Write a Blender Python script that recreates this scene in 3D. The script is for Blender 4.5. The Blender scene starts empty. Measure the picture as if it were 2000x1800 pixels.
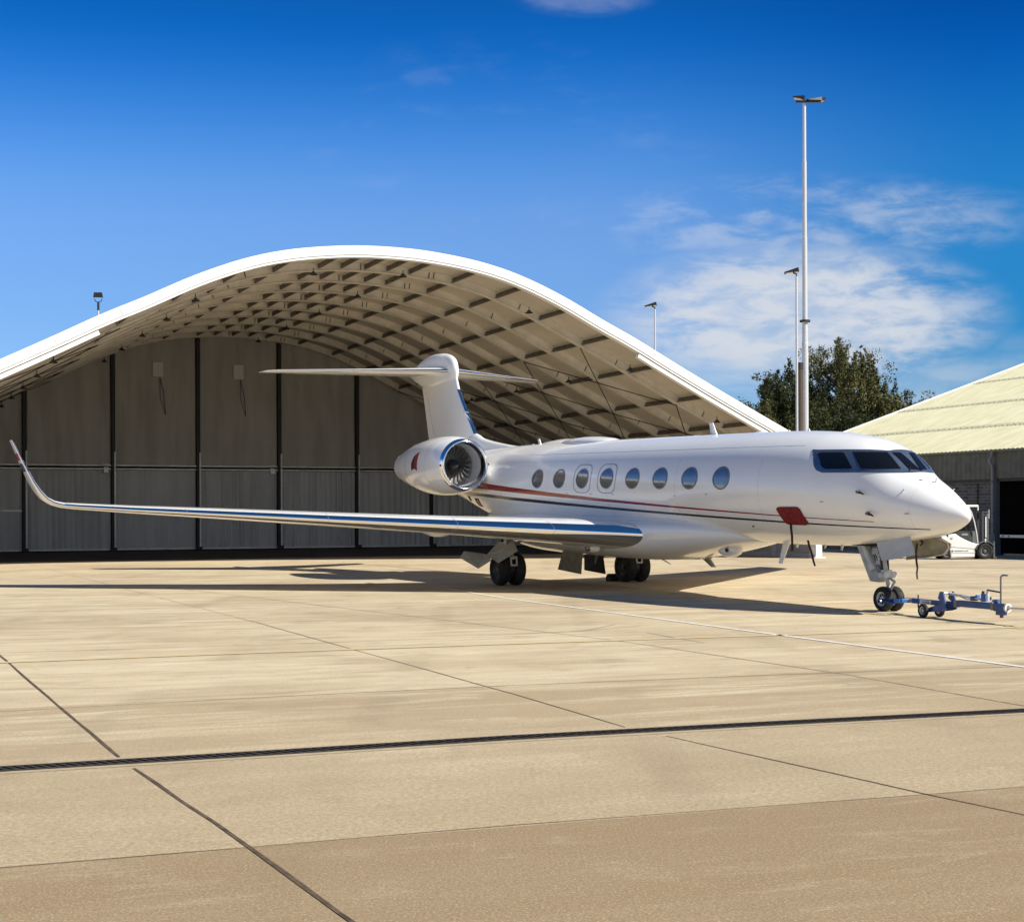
import bpy, math, random
from mathutils import Vector, Matrix
random.seed(7)
C = bpy.context.scene.collection
R = math.radians
PI = math.pi
# ---------------------------------------------------------------- camera
CAMH = 2.1373
cam_data = bpy.data.cameras.new("camera")
cam = bpy.data.objects.new("camera", cam_data); C.objects.link(cam)
cam.location = (0, 0, CAMH)
cam.rotation_euler = (R(90), 0.00326, 0)
cam_data.sensor_width = 36.0
cam_data.lens = 2928.7 / 2000 * 36
cam_data.shift_y = 100.6 / 2000
cam_data.clip_start = 0.1
cam_data.clip_end = 5000
bpy.context.scene.camera = cam
# ---------------------------------------------------------------- light
SUNV = Vector((1.0, -0.52, 1.0)).normalized()       # towards the sun
sl = bpy.data.lights.new("sun", 'SUN'); so = bpy.data.objects.new("sun", sl); C.objects.link(so)
sl.energy = 5.0; sl.angle = R(0.53); sl.color = (1.0, 0.94, 0.82)
so.rotation_euler = SUNV.to_track_quat('Z', 'Y').to_euler(); so.location = (30, -20, 40)
sc = bpy.context.scene
sc.view_settings.view_transform = 'Standard'; sc.view_settings.look = 'None'
sc.view_settings.exposure = 0.60; sc.view_settings.gamma = 1.0
# ---------------------------------------------------------------- world: sky and thin cloud
w = bpy.data.worlds.new("World"); sc.world = w; w.use_nodes = True
nt = w.node_tree; nt.nodes.clear()
def N(nt, typ, **kw):
    n = nt.nodes.new(typ)
    for k, v in kw.items():
        if k in ('operation', 'blend_type', 'data_type', 'sky_type', 'noise_dimensions', 'interpolation_type'): setattr(n, k, v)
    return n
def math_node(nt, op, a, b=None, c=None, clamp=False):
    n = nt.nodes.new('ShaderNodeMath'); n.operation = op; n.use_clamp = clamp
    for i, v in enumerate((a, b, c)):
        if v is None: continue
        if isinstance(v, (int, float)): n.inputs[i].default_value = v
        else: nt.links.new(v, n.inputs[i])
    return n.outputs[0]
def smooth(nt, v, lo, hi, o0=0.0, o1=1.0):
    n = nt.nodes.new('ShaderNodeMapRange'); n.interpolation_type = 'SMOOTHSTEP'
    nt.links.new(v, n.inputs[0]); n.inputs[1].default_value = lo; n.inputs[2].default_value = hi
    n.inputs[3].default_value = o0; n.inputs[4].default_value = o1
    return n.outputs[0]
def mixc(nt, f, a, b, mode='MIX'):
    n = nt.nodes.new('ShaderNodeMix'); n.data_type = 'RGBA'; n.blend_type = mode
    for i, v in ((0, f), (6, a), (7, b)):
        if isinstance(v, (int, float)): n.inputs[i].default_value = v
        elif isinstance(v, tuple): n.inputs[i].default_value = (*v, 1) if len(v) == 3 else v
        else: nt.links.new(v, n.inputs[i])
    return n.outputs[2]
def noise(nt, vec, scale, detail=4, rough=.55, dist=0.0):
    n = nt.nodes.new('ShaderNodeTexNoise'); n.inputs['Scale'].default_value = scale
    n.inputs['Detail'].default_value = detail; n.inputs['Roughness'].default_value = rough
    n.inputs['Distortion'].default_value = dist
    if vec is not None: nt.links.new(vec, n.inputs['Vector'])
    return n.outputs[0]
sky = nt.nodes.new('ShaderNodeTexSky'); sky.sky_type = 'NISHITA'; sky.sun_disc = False
sky.sun_elevation = math.asin(SUNV.z); sky.sun_rotation = math.atan2(SUNV.x, SUNV.y)
sky.altitude = 0; sky.air_density = 1.0; sky.dust_density = 0.0; sky.ozone_density = 6.0
hs = nt.nodes.new('ShaderNodeHueSaturation'); hs.inputs['Hue'].default_value = 0.5
hs.inputs['Saturation'].default_value = 1.0; hs.inputs['Value'].default_value = 1.0
nt.links.new(sky.outputs[0], hs.inputs['Color'])
tc = nt.nodes.new('ShaderNodeTexCoord'); sp = nt.nodes.new('ShaderNodeSeparateXYZ')
nt.links.new(tc.outputs['Generated'], sp.inputs[0])
dx, dy, dz = sp.outputs
ys = math_node(nt, 'MAXIMUM', dy, 0.05)
ramp = nt.nodes.new('ShaderNodeValToRGB'); ramp.color_ramp.interpolation = 'B_SPLINE'
nt.links.new(math_node(nt, 'MAXIMUM', dz, 0.0), ramp.inputs[0])
stops = [(0, (.50, .62, .80)), (.12, (.48, .61, .82)), (.19, (.62, .75, .95)), (.235, (.32, .66, .98)), (.28, (.05, .46, .88)), (.32, (.005, .32, .72)), (.5, (.07, .36, .55)), (1.0, (.26, .48, .58))]
el = ramp.color_ramp.elements; el[0].position = 0; el[0].color = (*stops[0][1], 1); el[1].position = 1; el[1].color = (*stops[-1][1], 1)
for p_, c_ in stops[1:-1]: k_ = el.new(p_); k_.color = (*c_, 1)
deep = mixc(nt, 1.0, hs.outputs[0], ramp.outputs[0], 'MULTIPLY')
u = math_node(nt, 'DIVIDE', dx, ys); v = math_node(nt, 'DIVIDE', dz, ys)
cb = nt.nodes.new('ShaderNodeCombineXYZ')
nt.links.new(u, cb.inputs[0]); nt.links.new(math_node(nt, 'MULTIPLY', v, 2.9), cb.inputs[1])
def blob(cx, cy, rx, ry, lo=1.15, hi=.1):
    a = math_node(nt, 'POWER', math_node(nt, 'ABSOLUTE', math_node(nt, 'DIVIDE', math_node(nt, 'SUBTRACT', u, cx), rx)), 2.0)
    b = math_node(nt, 'POWER', math_node(nt, 'ABSOLUTE', math_node(nt, 'DIVIDE', math_node(nt, 'SUBTRACT', v, cy), ry)), 2.0)
    return smooth(nt, math_node(nt, 'ADD', a, b), lo, hi)
nz1 = noise(nt, cb.outputs[0], 8.0, 4, .5, .25)
nz2 = noise(nt, cb.outputs[0], 24.0, 6, .6, .3)
nz = math_node(nt, 'ADD', math_node(nt, 'MULTIPLY', nz1, .6), math_node(nt, 'MULTIPLY', nz2, .4))
m1 = math_node(nt, 'MULTIPLY', blob(.195, .130, .135, .052, 1.25, .2), smooth(nt, nz, .26, .52))
m2 = math_node(nt, 'MULTIPLY', blob(.20, .193, .17, .034), smooth(nt, nz, .42, .62, 0, .45))
m3 = math_node(nt, 'MULTIPLY', blob(.05, .343, .05, .014), smooth(nt, nz, .40, .7, 0, .2))
m4 = math_node(nt, 'MULTIPLY', blob(-.01, .235, .16, .09), smooth(nt, nz, .50, .75, 0, .12))
m5 = math_node(nt, 'MULTIPLY', blob(.17, .085, .26, .05), smooth(nt, nz1, .35, .62, .12, .55))
mm = math_node(nt, 'MAXIMUM', math_node(nt, 'MAXIMUM', m1, m2), math_node(nt, 'MAXIMUM', math_node(nt, 'MAXIMUM', m3, m4), m5))
front = smooth(nt, dy, .05, .2)
deep = mixc(nt, math_node(nt, 'MULTIPLY', smooth(nt, u, .04, .34), front), deep, mixc(nt, 1.0, deep, (.15, .66, .78), 'MULTIPLY'))
mm = math_node(nt, 'MULTIPLY', math_node(nt, 'MULTIPLY', mm, front), smooth(nt, nz2, .36, .60, .58, .97))
# low cloud band behind the camera, added and brightened as fill on the jet
nzg = noise(nt, tc.outputs['Generated'], 3.2, 6, .55, .6)
low = smooth(nt, dz, .34, .10)
rest = math_node(nt, 'MULTIPLY', math_node(nt, 'SUBTRACT', 1.0, front), low)
fill_cloud = math_node(nt, 'MULTIPLY', smooth(nt, nzg, .34, .52, .25, .95), rest)
cl = mixc(nt, fill_cloud, mixc(nt, mm, deep, (4.3, 4.6, 5.1)), (5.6, 5.7, 5.5))
bg = nt.nodes.new('ShaderNodeBackground'); bg.inputs[1].default_value = 0.10
nt.links.new(cl, bg.inputs[0])
wo = nt.nodes.new('ShaderNodeOutputWorld'); nt.links.new(bg.outputs[0], wo.inputs[0])

# ---------------------------------------------------------------- materials
def mat(name, col, rough=.5, metal=0.0, var=.0, vscale=4.0, coat=0.0, bump=0.0, bscale=30.0, spec=.5, vcol=None, stretch=None, coords='Object'):
    m = bpy.data.materials.new(name); m.use_nodes = True; t = m.node_tree
    b = t.nodes['Principled BSDF']
    b.inputs['Base Color'].default_value = (*col, 1); b.inputs['Roughness'].default_value = rough
    b.inputs['Metallic'].default_value = metal; b.inputs['Specular IOR Level'].default_value = spec
    b.inputs['Coat Weight'].default_value = coat; b.inputs['Coat Roughness'].default_value = .06
    tcn = t.nodes.new('ShaderNodeTexCoord'); vec = tcn.outputs[coords]
    if stretch:
        mp = t.nodes.new('ShaderNodeMapping'); mp.inputs['Scale'].default_value = stretch
        t.links.new(vec, mp.inputs[0]); vec = mp.outputs[0]
    if var > 0:
        nn = noise(t, vec, vscale, 6, .6)
        f = smooth(t, nn, .3, .7)
        c2 = vcol if vcol else tuple(c * (1 - var) for c in col)
        t.links.new(mixc(t, f, tuple(col), c2), b.inputs['Base Color'])
        t.links.new(smooth(t, nn, .3, .7, rough * .85, min(1, rough * 1.2)), b.inputs['Roughness'])
    if bump > 0:
        bn = t.nodes.new('ShaderNodeBump'); bn.inputs['Strength'].default_value = bump; bn.inputs['Distance'].default_value = .01
        t.links.new(noise(t, vec, bscale, 5), bn.inputs['Height']); t.links.new(bn.outputs[0], b.inputs['Normal'])
    return m
M = {}
M['white'] = mat('aircraft_white_paint', (.82, .82, .81), .22, 0, .03, 1.5, coat=.6)
M['chrome'] = mat('polished_metal', (.90, .90, .90), .10, 1.0, .04, 3.0)
M['steel'] = mat('brushed_metal', (.55, .56, .57), .32, 1.0, .15, 8)
M['frame_metal'] = mat('windscreen_frame_metal', (.24, .31, .42), .32, .8, .45, 30)
M['glass'] = mat('dark_glass', (.006, .007, .010), .05, 0, spec=.45)
M['cabin_glass'] = mat('cabin_window_glass', (.10, .115, .13), .08, 0, .2, 3, coat=1.0, spec=.8)
M['rubber'] = mat('tyre_rubber', (.018, .018, .018), .75, 0, .4, 12, bump=.3, bscale=60)
M['black'] = mat('black_paint', (.012, .012, .013), .5)
M['dark'] = mat('dark_cavity', (.01, .01, .01), .9)
M['grey_line'] = mat('grey_seal', (.25, .27, .29), .5)
M['gear_grey'] = mat('gear_grey_paint', (.42, .44, .45), .4, .1, .25, 9)
M['gear_white'] = mat('gear_white_paint', (.62, .62, .6), .4, 0, .2, 9)
M['door_grey'] = mat('gear_door_paint', (.50, .50, .48), .4, 0, .15, 5)
M['door_inner'] = mat('gear_door_inner_paint', (.34, .32, .24), .55, 0, .35, 5)
M['red'] = mat('red_fabric', (.20, .004, .005), .75, 0, .3, 12, bump=.4)
M['red_paint'] = mat('red_paint', (.28, .012, .015), .35)
M['ribbon'] = mat('faded_ribbon', (.05, .018, .013), .8, 0, .5, 30)
M['blue'] = mat('blue_paint', (.010, .055, .22), .38, 0, .25, 8, coat=.2)
M['blue_light'] = mat('bright_blue_paint', (.03, .14, .42), .4, 0, .2, 8)
M['blade'] = mat('fan_blade_metal', (.40, .38, .36), .30, .9, .15, 6)
M['duct'] = mat('intake_duct_paint', (.42, .43, .45), .45, .2)

# fuselage: white paint with two thin stripes that taper towards the nose
PT = 0.01977
def fuselage_material():
    m = mat('fuselage_paint', (.82, .82, .81), .20, 0, .0, coat=.4)
    t = m.node_tree; b = t.nodes['Principled BSDF']
    tcn = t.nodes.new('ShaderNodeTexCoord'); s = t.nodes.new('ShaderNodeSeparateXYZ'); t.links.new(tcn.outputs['Object'], s.inputs[0])
    X, Y, Z = s.outputs
    Zu = math_node(t, 'ADD', Z, math_node(t, 'MULTIPLY', math_node(t, 'SUBTRACT', 17.0, X), PT))
    def stripe(a, b_, c, t0, t1, t2, xmin):
        zc = math_node(t, 'ADD', a, math_node(t, 'MULTIPLY', X, math_node(t, 'ADD', b_, math_node(t, 'MULTIPLY', X, c))))
        hw = math_node(t, 'ADD', t0, math_node(t, 'MULTIPLY', X, math_node(t, 'ADD', t1, math_node(t, 'MULTIPLY', X, t2))))
        d = math_node(t, 'ABSOLUTE', math_node(t, 'SUBTRACT', Zu, zc))
        k = math_node(t, 'LESS_THAN', d, hw)
        return math_node(t, 'MULTIPLY', k, math_node(t, 'GREATER_THAN', X, xmin))
    r = stripe(2.175, .0205, .00078, .006, .0003, .00020, 1.9)
    k = stripe(2.075, .0125, .0007, .009, .0022, 0.0, .75)
    nn = noise(t, tcn.outputs['Object'], 1.1, 4)
    # panel joints: radome ring and frame joints
    def ring(x0, wd): return math_node(t, 'LESS_THAN', math_node(t, 'ABSOLUTE', math_node(t, 'SUBTRACT', X, x0)), wd)
    base = mixc(t, smooth(t, nn, .3, .7), (.83, .83, .82), (.80, .805, .80))
    base = mixc(t, math_node(t, 'MULTIPLY', ring(1.02, .004), .35), base, (.4, .4, .4))
    base = mixc(t, math_node(t, 'MULTIPLY', ring(18.6, .006), .3), base, (.4, .4, .4))
    c1 = mixc(t, r, base, (.24, .004, .010))
    c2 = mixc(t, k, c1, (.006, .007, .012))
    t.links.new(c2, b.inputs['Base Color'])
    return m
M['fus'] = fuselage_material()

# ---------------------------------------------------------------- mesh helpers
class MB:
    def __init__(s): s.v = []; s.f = []
    def add(s, vs, fs):
        o = len(s.v); s.v += [tuple(p) for p in vs]; s.f += [tuple(i + o for i in f) for f in fs]; return s
    def box(s, c, d, rot=None):
        hx, hy, hz = d[0] / 2, d[1] / 2, d[2] / 2
        vs = [Vector((x, y, z)) for x in (-hx, hx) for y in (-hy, hy) for z in (-hz, hz)]
        if rot is not None: vs = [rot @ p for p in vs]
        vs = [p + Vector(c) for p in vs]
        return s.add(vs, [(0, 1, 3, 2), (4, 6, 7, 5), (0, 4, 5, 1), (2, 3, 7, 6), (0, 2, 6, 4), (1, 5, 7, 3)])
    def rings(s, rs, cap=True, closed=True):
        n = len(rs[0]); vs = [p for r in rs for p in r]; fs = []
        for i in range(len(rs) - 1):
            for j in range(n if closed else n - 1):
                k = (j + 1) % n
                fs.append((i * n + j, i * n + k, (i + 1) * n + k, (i + 1) * n + j))
        if cap: fs.append(tuple(range(n - 1, -1, -1))); fs.append(tuple((len(rs) - 1) * n + j for j in range(n)))
        return s.add(vs, fs)
    def tube(s, pts, rad, n=10, cap=True):
        pts = [Vector(p) for p in pts]
        if not hasattr(rad, '__len__'): rad = [rad] * len(pts)
        rs = []; up = None
        for i, p in enumerate(pts):
            d = (pts[min(i + 1, len(pts) - 1)] - pts[max(i - 1, 0)]).normalized()
            if up is None: up = Vector((0, 0, 1)) if abs(d.z) < .9 else Vector((1, 0, 0))
            a = d.cross(up).normalized(); b = a.cross(d).normalized(); up = b
            rs.append([p + a * math.cos(2 * PI * k / n) * rad[i] + b * math.sin(2 * PI * k / n) * rad[i] for k in range(n)])
        return s.rings(rs, cap)
    def lathe(s, prof, org, axis, n=32, cap=False):
        axis = Vector(axis).normalized(); a = axis.orthogonal().normalized(); b = axis.cross(a)
        rs = [[Vector(org) + axis * h + (a * math.cos(2 * PI * k / n) + b * math.sin(2 * PI * k / n)) * r for k in range(n)] for h, r in prof]
        return s.rings(rs, cap)
    def prism(s, poly, dirv):
        n = len(poly); a = [Vector(p) for p in poly]; b = [p + Vector(dirv) for p in a]
        return s.add(a + b, [tuple(range(n - 1, -1, -1)), tuple(range(n, 2 * n))] + [(i, (i + 1) % n, n + (i + 1) % n, n + i) for i in range(n)])
    def build(s, name, m, parent=None, smooth=True, ang=35, bevel=0.0):
        me = bpy.data.meshes.new(name); me.from_pydata(s.v, [], s.f); me.validate(); me.update()
        import bmesh
        bm = bmesh.new(); bm.from_mesh(me); bmesh.ops.recalc_face_normals(bm, faces=bm.faces); bm.to_mesh(me); bm.free()
        me.materials.append(m)
        if smooth:
            for p in me.polygons: p.use_smooth = True
            me.set_sharp_from_angle(angle=R(ang))
        o = bpy.data.objects.new(name, me); C.objects.link(o)
        if parent: o.parent = parent
        if bevel > 0:
            bv = o.modifiers.new('bevel', 'BEVEL'); bv.width = bevel; bv.segments = 2; bv.limit_method = 'ANGLE'
        return o
def tag(o, label=None, cat=None, group=None, kind=None):
    for k, v in (('label', label), ('category', cat), ('group', group), ('kind', kind)):
        if v: o[k] = v
    return o
def empty(name, loc=(0, 0, 0), rz=0, label=None, cat=None, group=None):
    o = bpy.data.objects.new(name, None); C.objects.link(o); o.location = loc; o.rotation_euler = (0, 0, rz)
    o.empty_display_size = .2
    return tag(o, label, cat, group)
def text_mesh(name, body, size, m, parent, matrix, extrude=.002):
    cu = bpy.data.curves.new(name, 'FONT'); cu.body = body; cu.size = size; cu.extrude = extrude
    to = bpy.data.objects.new(name + '_tmp', cu); C.objects.link(to)
    bpy.context.view_layer.update()
    me = bpy.data.meshes.new_from_object(to); bpy.data.objects.remove(to)
    me.materials.clear(); me.materials.append(m)
    me.transform(matrix)
    o = bpy.data.objects.new(name, me); C.objects.link(o); o.parent = parent
    return o
def copy_tree(o, parent=None):
    c = o.copy(); C.objects.link(c)
    if parent: c.parent = parent
    for ch in [x for x in bpy.data.objects if x.parent == o]: copy_tree(ch, c)
    return c

# ---------------------------------------------------------------- ground
UA = R(19.6)                                            # direction of the near-horizontal slab joints
UD = Vector((math.cos(UA), math.sin(UA), 0)); UN = Vector((-math.sin(UA), math.cos(UA), 0))
def ground_material():
    m = bpy.data.materials.new('apron_concrete'); m.use_nodes = True; t = m.node_tree; b = t.nodes['Principled BSDF']
    tcn = t.nodes.new('ShaderNodeTexCoord'); mp = t.nodes.new('ShaderNodeMapping'); mp.inputs['Rotation'].default_value = (0, 0, -UA)
    t.links.new(tcn.outputs['Object'], mp.inputs[0]); s = t.nodes.new('ShaderNodeSeparateXYZ'); t.links.new(mp.outputs[0], s.inputs[0])
    px, py, pz = s.outputs
    # lanes between joints (py is the distance across the lanes)
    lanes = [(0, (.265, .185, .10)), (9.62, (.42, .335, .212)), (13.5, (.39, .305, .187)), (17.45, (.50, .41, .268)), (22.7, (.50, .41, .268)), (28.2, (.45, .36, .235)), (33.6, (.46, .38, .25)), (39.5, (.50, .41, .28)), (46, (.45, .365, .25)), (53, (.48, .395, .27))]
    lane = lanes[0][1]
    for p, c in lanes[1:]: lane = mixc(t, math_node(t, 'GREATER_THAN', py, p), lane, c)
    # long streaks along the lanes, blotches and fine grain
    mp2 = t.nodes.new('ShaderNodeMapping'); mp2.inputs['Scale'].default_value = (.14, 1.15, 1); t.links.new(mp.outputs[0], mp2.inputs[0])
    st = noise(t, mp2.outputs[0], 1.0, 8, .62, .3)
    mp3 = t.nodes.new('ShaderNodeMapping'); mp3.inputs['Scale'].default_value = (.5, 2.6, 1); t.links.new(mp.outputs[0], mp3.inputs[0])
    st2 = noise(t, mp3.outputs[0], 1.0, 8, .68, .6)
    big = noise(t, tcn.outputs['Object'], .22, 5, .6)
    fine = noise(t, tcn.outputs['Object'], 22.0, 6, .75)
    grain = noise(t, tcn.outputs['Object'], 60.0, 3, .7)
    grain2 = noise(t, tcn.outputs['Object'], 34.0, 4, .75)
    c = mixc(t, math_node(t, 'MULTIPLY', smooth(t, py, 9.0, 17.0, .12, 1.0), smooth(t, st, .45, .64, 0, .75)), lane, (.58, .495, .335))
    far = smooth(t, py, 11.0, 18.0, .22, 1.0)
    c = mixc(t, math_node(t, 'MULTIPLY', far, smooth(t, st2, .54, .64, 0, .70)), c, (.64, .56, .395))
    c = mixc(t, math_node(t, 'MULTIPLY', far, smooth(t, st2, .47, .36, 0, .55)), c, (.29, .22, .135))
    blot = noise(t, tcn.outputs['Object'], 1.3, 7, .65, .4)
    c = mixc(t, smooth(t, blot, .54, .70, 0, .20), c, (.55, .475, .33))
    c = mixc(t, smooth(t, blot, .46, .34, 0, .22), c, (.24, .175, .10))
    c = mixc(t, smooth(t, big, .42, .66, 0, .45), c, (.30, .225, .135))
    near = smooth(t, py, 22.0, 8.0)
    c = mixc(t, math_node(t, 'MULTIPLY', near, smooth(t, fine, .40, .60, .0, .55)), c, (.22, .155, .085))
    c = mixc(t, smooth(t, grain, .48, .66, .0, .38), c, (.60, .52, .38))
    c = mixc(t, smooth(t, grain2, .47, .60, .0, .24), c, (.17, .12, .07))
    wv = t.nodes.new('ShaderNodeTexWave'); wv.wave_type = 'BANDS'; wv.bands_direction = 'X'; wv.inputs['Scale'].default_value = .11; wv.inputs['Distortion'].default_value = 1.2; wv.inputs['Detail'].default_value = 2
    t.links.new(tcn.outputs['Object'], wv.inputs['Vector'])
    c = mixc(t, math_node(t, 'MULTIPLY', smooth(t, wv.outputs[1], .90, 1.0, 0, .13), smooth(t, big, .4, .6)), c, (.15, .11, .07))
    scr = t.nodes.new('ShaderNodeMapping'); scr.inputs['Rotation'].default_value = (0, 0, .7); scr.inputs['Scale'].default_value = (14, .9, 1); t.links.new(tcn.outputs['Object'], scr.inputs[0])
    sn = noise(t, scr.outputs[0], 1.0, 3, .6); c = mixc(t, math_node(t, 'MULTIPLY', smooth(t, sn, .70, .76, 0, .5), smooth(t, blot, .5, .6)), c, (.60, .53, .40))
    # a few oil spots
    sp_ = noise(t, tcn.outputs['Object'], .9, 2, .5)
    c = mixc(t, smooth(t, sp_, .73, .80, 0, .5), c, (.16, .11, .07))
    t.links.new(c, b.inputs['Base Color']); b.inputs['Roughness'].default_value = .86; b.inputs['Specular IOR Level'].default_value = .25
    bn = t.nodes.new('ShaderNodeBump'); bn.inputs['Strength'].default_value = .35; bn.inputs['Distance'].default_value = .006
    t.links.new(fine, bn.inputs['Height']); t.links.new(bn.outputs[0], b.inputs['Normal'])
    return m
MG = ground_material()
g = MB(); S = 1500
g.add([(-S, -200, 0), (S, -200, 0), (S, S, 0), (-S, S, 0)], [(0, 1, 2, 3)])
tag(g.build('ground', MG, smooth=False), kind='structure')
M['joint'] = mat('joint_sealant', (.06, .045, .03), .9, 0, .4, 9)
M['joint_mid'] = mat('joint_filler', (.045, .028, .016), .95, 0, .5, 6, vcol=(.12, .08, .045))
M['joint_soft'] = mat('joint_crack', (.17, .12, .075), .95, 0, .55, 5, vcol=(.36, .28, .19))
M['white_line'] = mat('white_line_paint', (.78, .77, .72), .7, 0, .45, 7, vcol=(.60, .55, .46))
M['yellow_line'] = mat('faded_yellow_paint', (.58, .45, .22), .8, 0, .5, 3, vcol=(.50, .415, .26))
def strip(mb, pts, wd, z):
    pts = [Vector((p[0], p[1], z)) for p in pts]; L = []; Rr = []
    for i, p in enumerate(pts):
        d = (pts[min(i + 1, len(pts) - 1)] - pts[max(i - 1, 0)]); d.z = 0; d.normalize(); nn = Vector((-d.y, d.x, 0))
        ww = wd[i] if hasattr(wd, '__len__') else wd
        L.append(p + nn * ww / 2); Rr.append(p - nn * ww / 2)
    n = len(pts)
    mb.add(L + Rr, [(i, i + 1, n + i + 1, n + i) for i in range(n - 1)])
def jitter_line(a, b, n, amp):
    a, b = Vector(a), Vector(b); out = []
    for i in range(n + 1):
        p = a.lerp(b, i / n); d = (b - a).normalized()
        out.append((p.x - d.y * random.uniform(-amp, amp), p.y + d.x * random.uniform(-amp, amp)))
    return out
def joint(pts, wd, amp=.008, m='joint', z=.004, name='pavement_joint'):
    mb = MB(); line = []
    for i in range(len(pts) - 1):
        n = max(2, int((Vector(pts[i + 1]) - Vector(pts[i])).length / .8))
        l = jitter_line(pts[i], pts[i + 1], n, amp); line += l if i == 0 else l[1:]
    strip(mb, line, [wd * random.uniform(.75, 1.25) for _ in line], z)
    return tag(mb.build(name, M[m], smooth=False), kind='structure')
def ext(a, b, k0, k1):
    a, b = Vector(a), Vector(b); d = (b - a).normalized(); return tuple(a - d * k0), tuple(b + d * k1)
# longitudinal joints (they run away from the camera)
joint([ext((-7.75, 22.67), (-3.46, 13.18), 45, 0)[0], (-7.75, 22.67), (-3.46, 13.18)], .032, m='joint_mid')
joint([(-3.18, 12.59), (-1.70, 9.63), ext((-1.7, 9.63), (-.84, 7.84), 0, 6)[1]], .032, m='joint_mid')
joint([ext((-12.09, 45.08), (-5.03, 29.42), 25, 0)[0], (-12.09, 45.08), (-5.03, 29.42)], .014, m='joint_soft')
joint([(-5.03, 29.42), (-.01, 17.71), (1.12, 14.9)], .017, m='joint_mid')
joint([(1.46, 14.31), (3.13, 11.32), ext((3.13, 11.32), (3.59, 10.54), 0, 6)[1]], .017, m='joint_mid')
joint([ext((1.7, 25.03), (2.44, 23.86), 22, 0)[0], (1.7, 25.03), (4.32, 19.78), (5.61, 16.44), (6.1, 15.3)], .025, m='joint_soft')
joint([(-19.0, 48.0), (-11.9, 30.6), (-9.5, 25.0)], .02, m='joint_soft')
joint([(13.2, 18.0), (5.0, 36.5), (-6, 60.0)], .02, m='joint_soft')
# transverse joints
joint([ext((-3.1, 9.06), (-.01, 10.25), 12, 0)[0], (-3.1, 9.06), (-.01, 10.25), (3.13, 11.32), ext((3.13, 11.32), (3.96, 11.62), 0, 14)[1]], .010, .003, m='joint_mid')
joint([ext((-5.56, 16.25), (-2.98, 17.4), 14, 0)[0], (-5.56, 16.25), (-2.98, 17.4), (-.01, 18.55), (3.34, 19.62), ext((3.34, 19.62), (7.03, 20.61), 0, 20)[1]], .022, .004, m='joint_soft')
for k in (24.4, 30.0, 35.8, 42.0, 48.5, 55.5, 62.5):
    c = UN * k; joint([tuple((c - UD * 34).xy), tuple((c + UD * 26).xy)], .022, .006, m='joint_soft')
# cracks near the yellow line
for pts in ([(-.6, 26.0), (1.2, 27.0), (2.1, 27.9), (2.4, 28.1)], [(-1.6, 25.9), (1.25, 26.95)], [(1.25, 26.95), (1.95, 28.6)], [(.7, 23.6), (3.2, 24.45)], [(2.35, 26.6), (3.1, 24.5)]):
    joint(pts, .02, .03, m='joint_soft', name='pavement_crack', z=.0045)
# paint
def paint(pts, wd, m, name, z=.008):
    mb = MB(); strip(mb, pts, wd, z); return tag(mb.build(name, M[m], smooth=False), kind='structure')
paint([(-1.75, 41.8), (-.01, 36.95), (4.73, 25.69), (7.0, 20.51), (10.2, 13.2)], .115, 'white_line', 'white_line')
paint([ext((-7.37, 21.57), (-3.97, 23.2), 8, 0)[0], (-7.37, 21.57), (-3.97, 22.95), (-.01, 24.40), (2.57, 25.25), (6.82, 26.65), (16, 29.8)], .17, 'yellow_line', 'yellow_line')
paint([(-6.2, 62.5), (.49, 48.33), (4.39, 39.6), (7.5, 32.2), (9.3, 27.8), (12.6, 19.5)], .12, 'yellow_line', 'yellow_line', .0085)
joint([(-5.8, 62.5), (.75, 48.1), (4.6, 39.3), (7.7, 31.9), (9.45, 27.7), (12.8, 19.2)], .03, .004, z=.004)

# drain channel with slotted grate
drain_pts = [ext((-4.29, 12.54), (-2.28, 13.32), 9, 0)[0], (-4.29, 12.54), (-2.28, 13.30), (-.01, 14.2), (2.56, 15.08), (5.44, 16.0), ext((2.56, 15.08), (5.44, 16.0), 0, 16)[1]]
dr = empty('drain_channel', (-.01, 14.2, 0), 0, 'long dark slotted drain channel running across the concrete apron', 'drain')
M['kerb_conc'] = mat('drain_edging_concrete', (.40, .325, .21), .9, 0, .25, 6)
M['iron'] = mat('cast_iron', (.030, .022, .016), .85, 0, .35, 10)
def dr_off(p): return (p[0] + .01, p[1] - 14.2)
mb = MB(); strip(mb, [dr_off(p) for p in drain_pts], .44, .003); mb.build('edging', M['kerb_conc'], dr, smooth=False)
mb = MB(); strip(mb, [dr_off(p) for p in drain_pts], .20, .006); mb.build('channel', M['dark'], dr, smooth=False)
bars = MB(); rails = MB()
for i in range(len(drain_pts) - 1):
    a, b = Vector((*dr_off(drain_pts[i]), 0)), Vector((*dr_off(drain_pts[i + 1]), 0)); d = (b - a); L = d.length; d.normalize(); nn = Vector((-d.y, d.x, 0))
    rot = Matrix.Rotation(math.atan2(d.y, d.x), 3, 'Z')
    for sgn in (-1, 1): rails.box(a + d * (L / 2) + nn * sgn * .105 + Vector((0, 0, .008)), (L, .018, .014), rot)
    k = 0.0
    while k < L:
        bars.box(a + d * k + Vector((0, 0, .011)), (.026, .20, .010), rot @ Matrix.Rotation(R(28), 3, 'Z')); k += .085
rails.build('rail', M['iron'], dr, smooth=False); bars.build('grate', M['iron'], dr, smooth=False)

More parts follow.
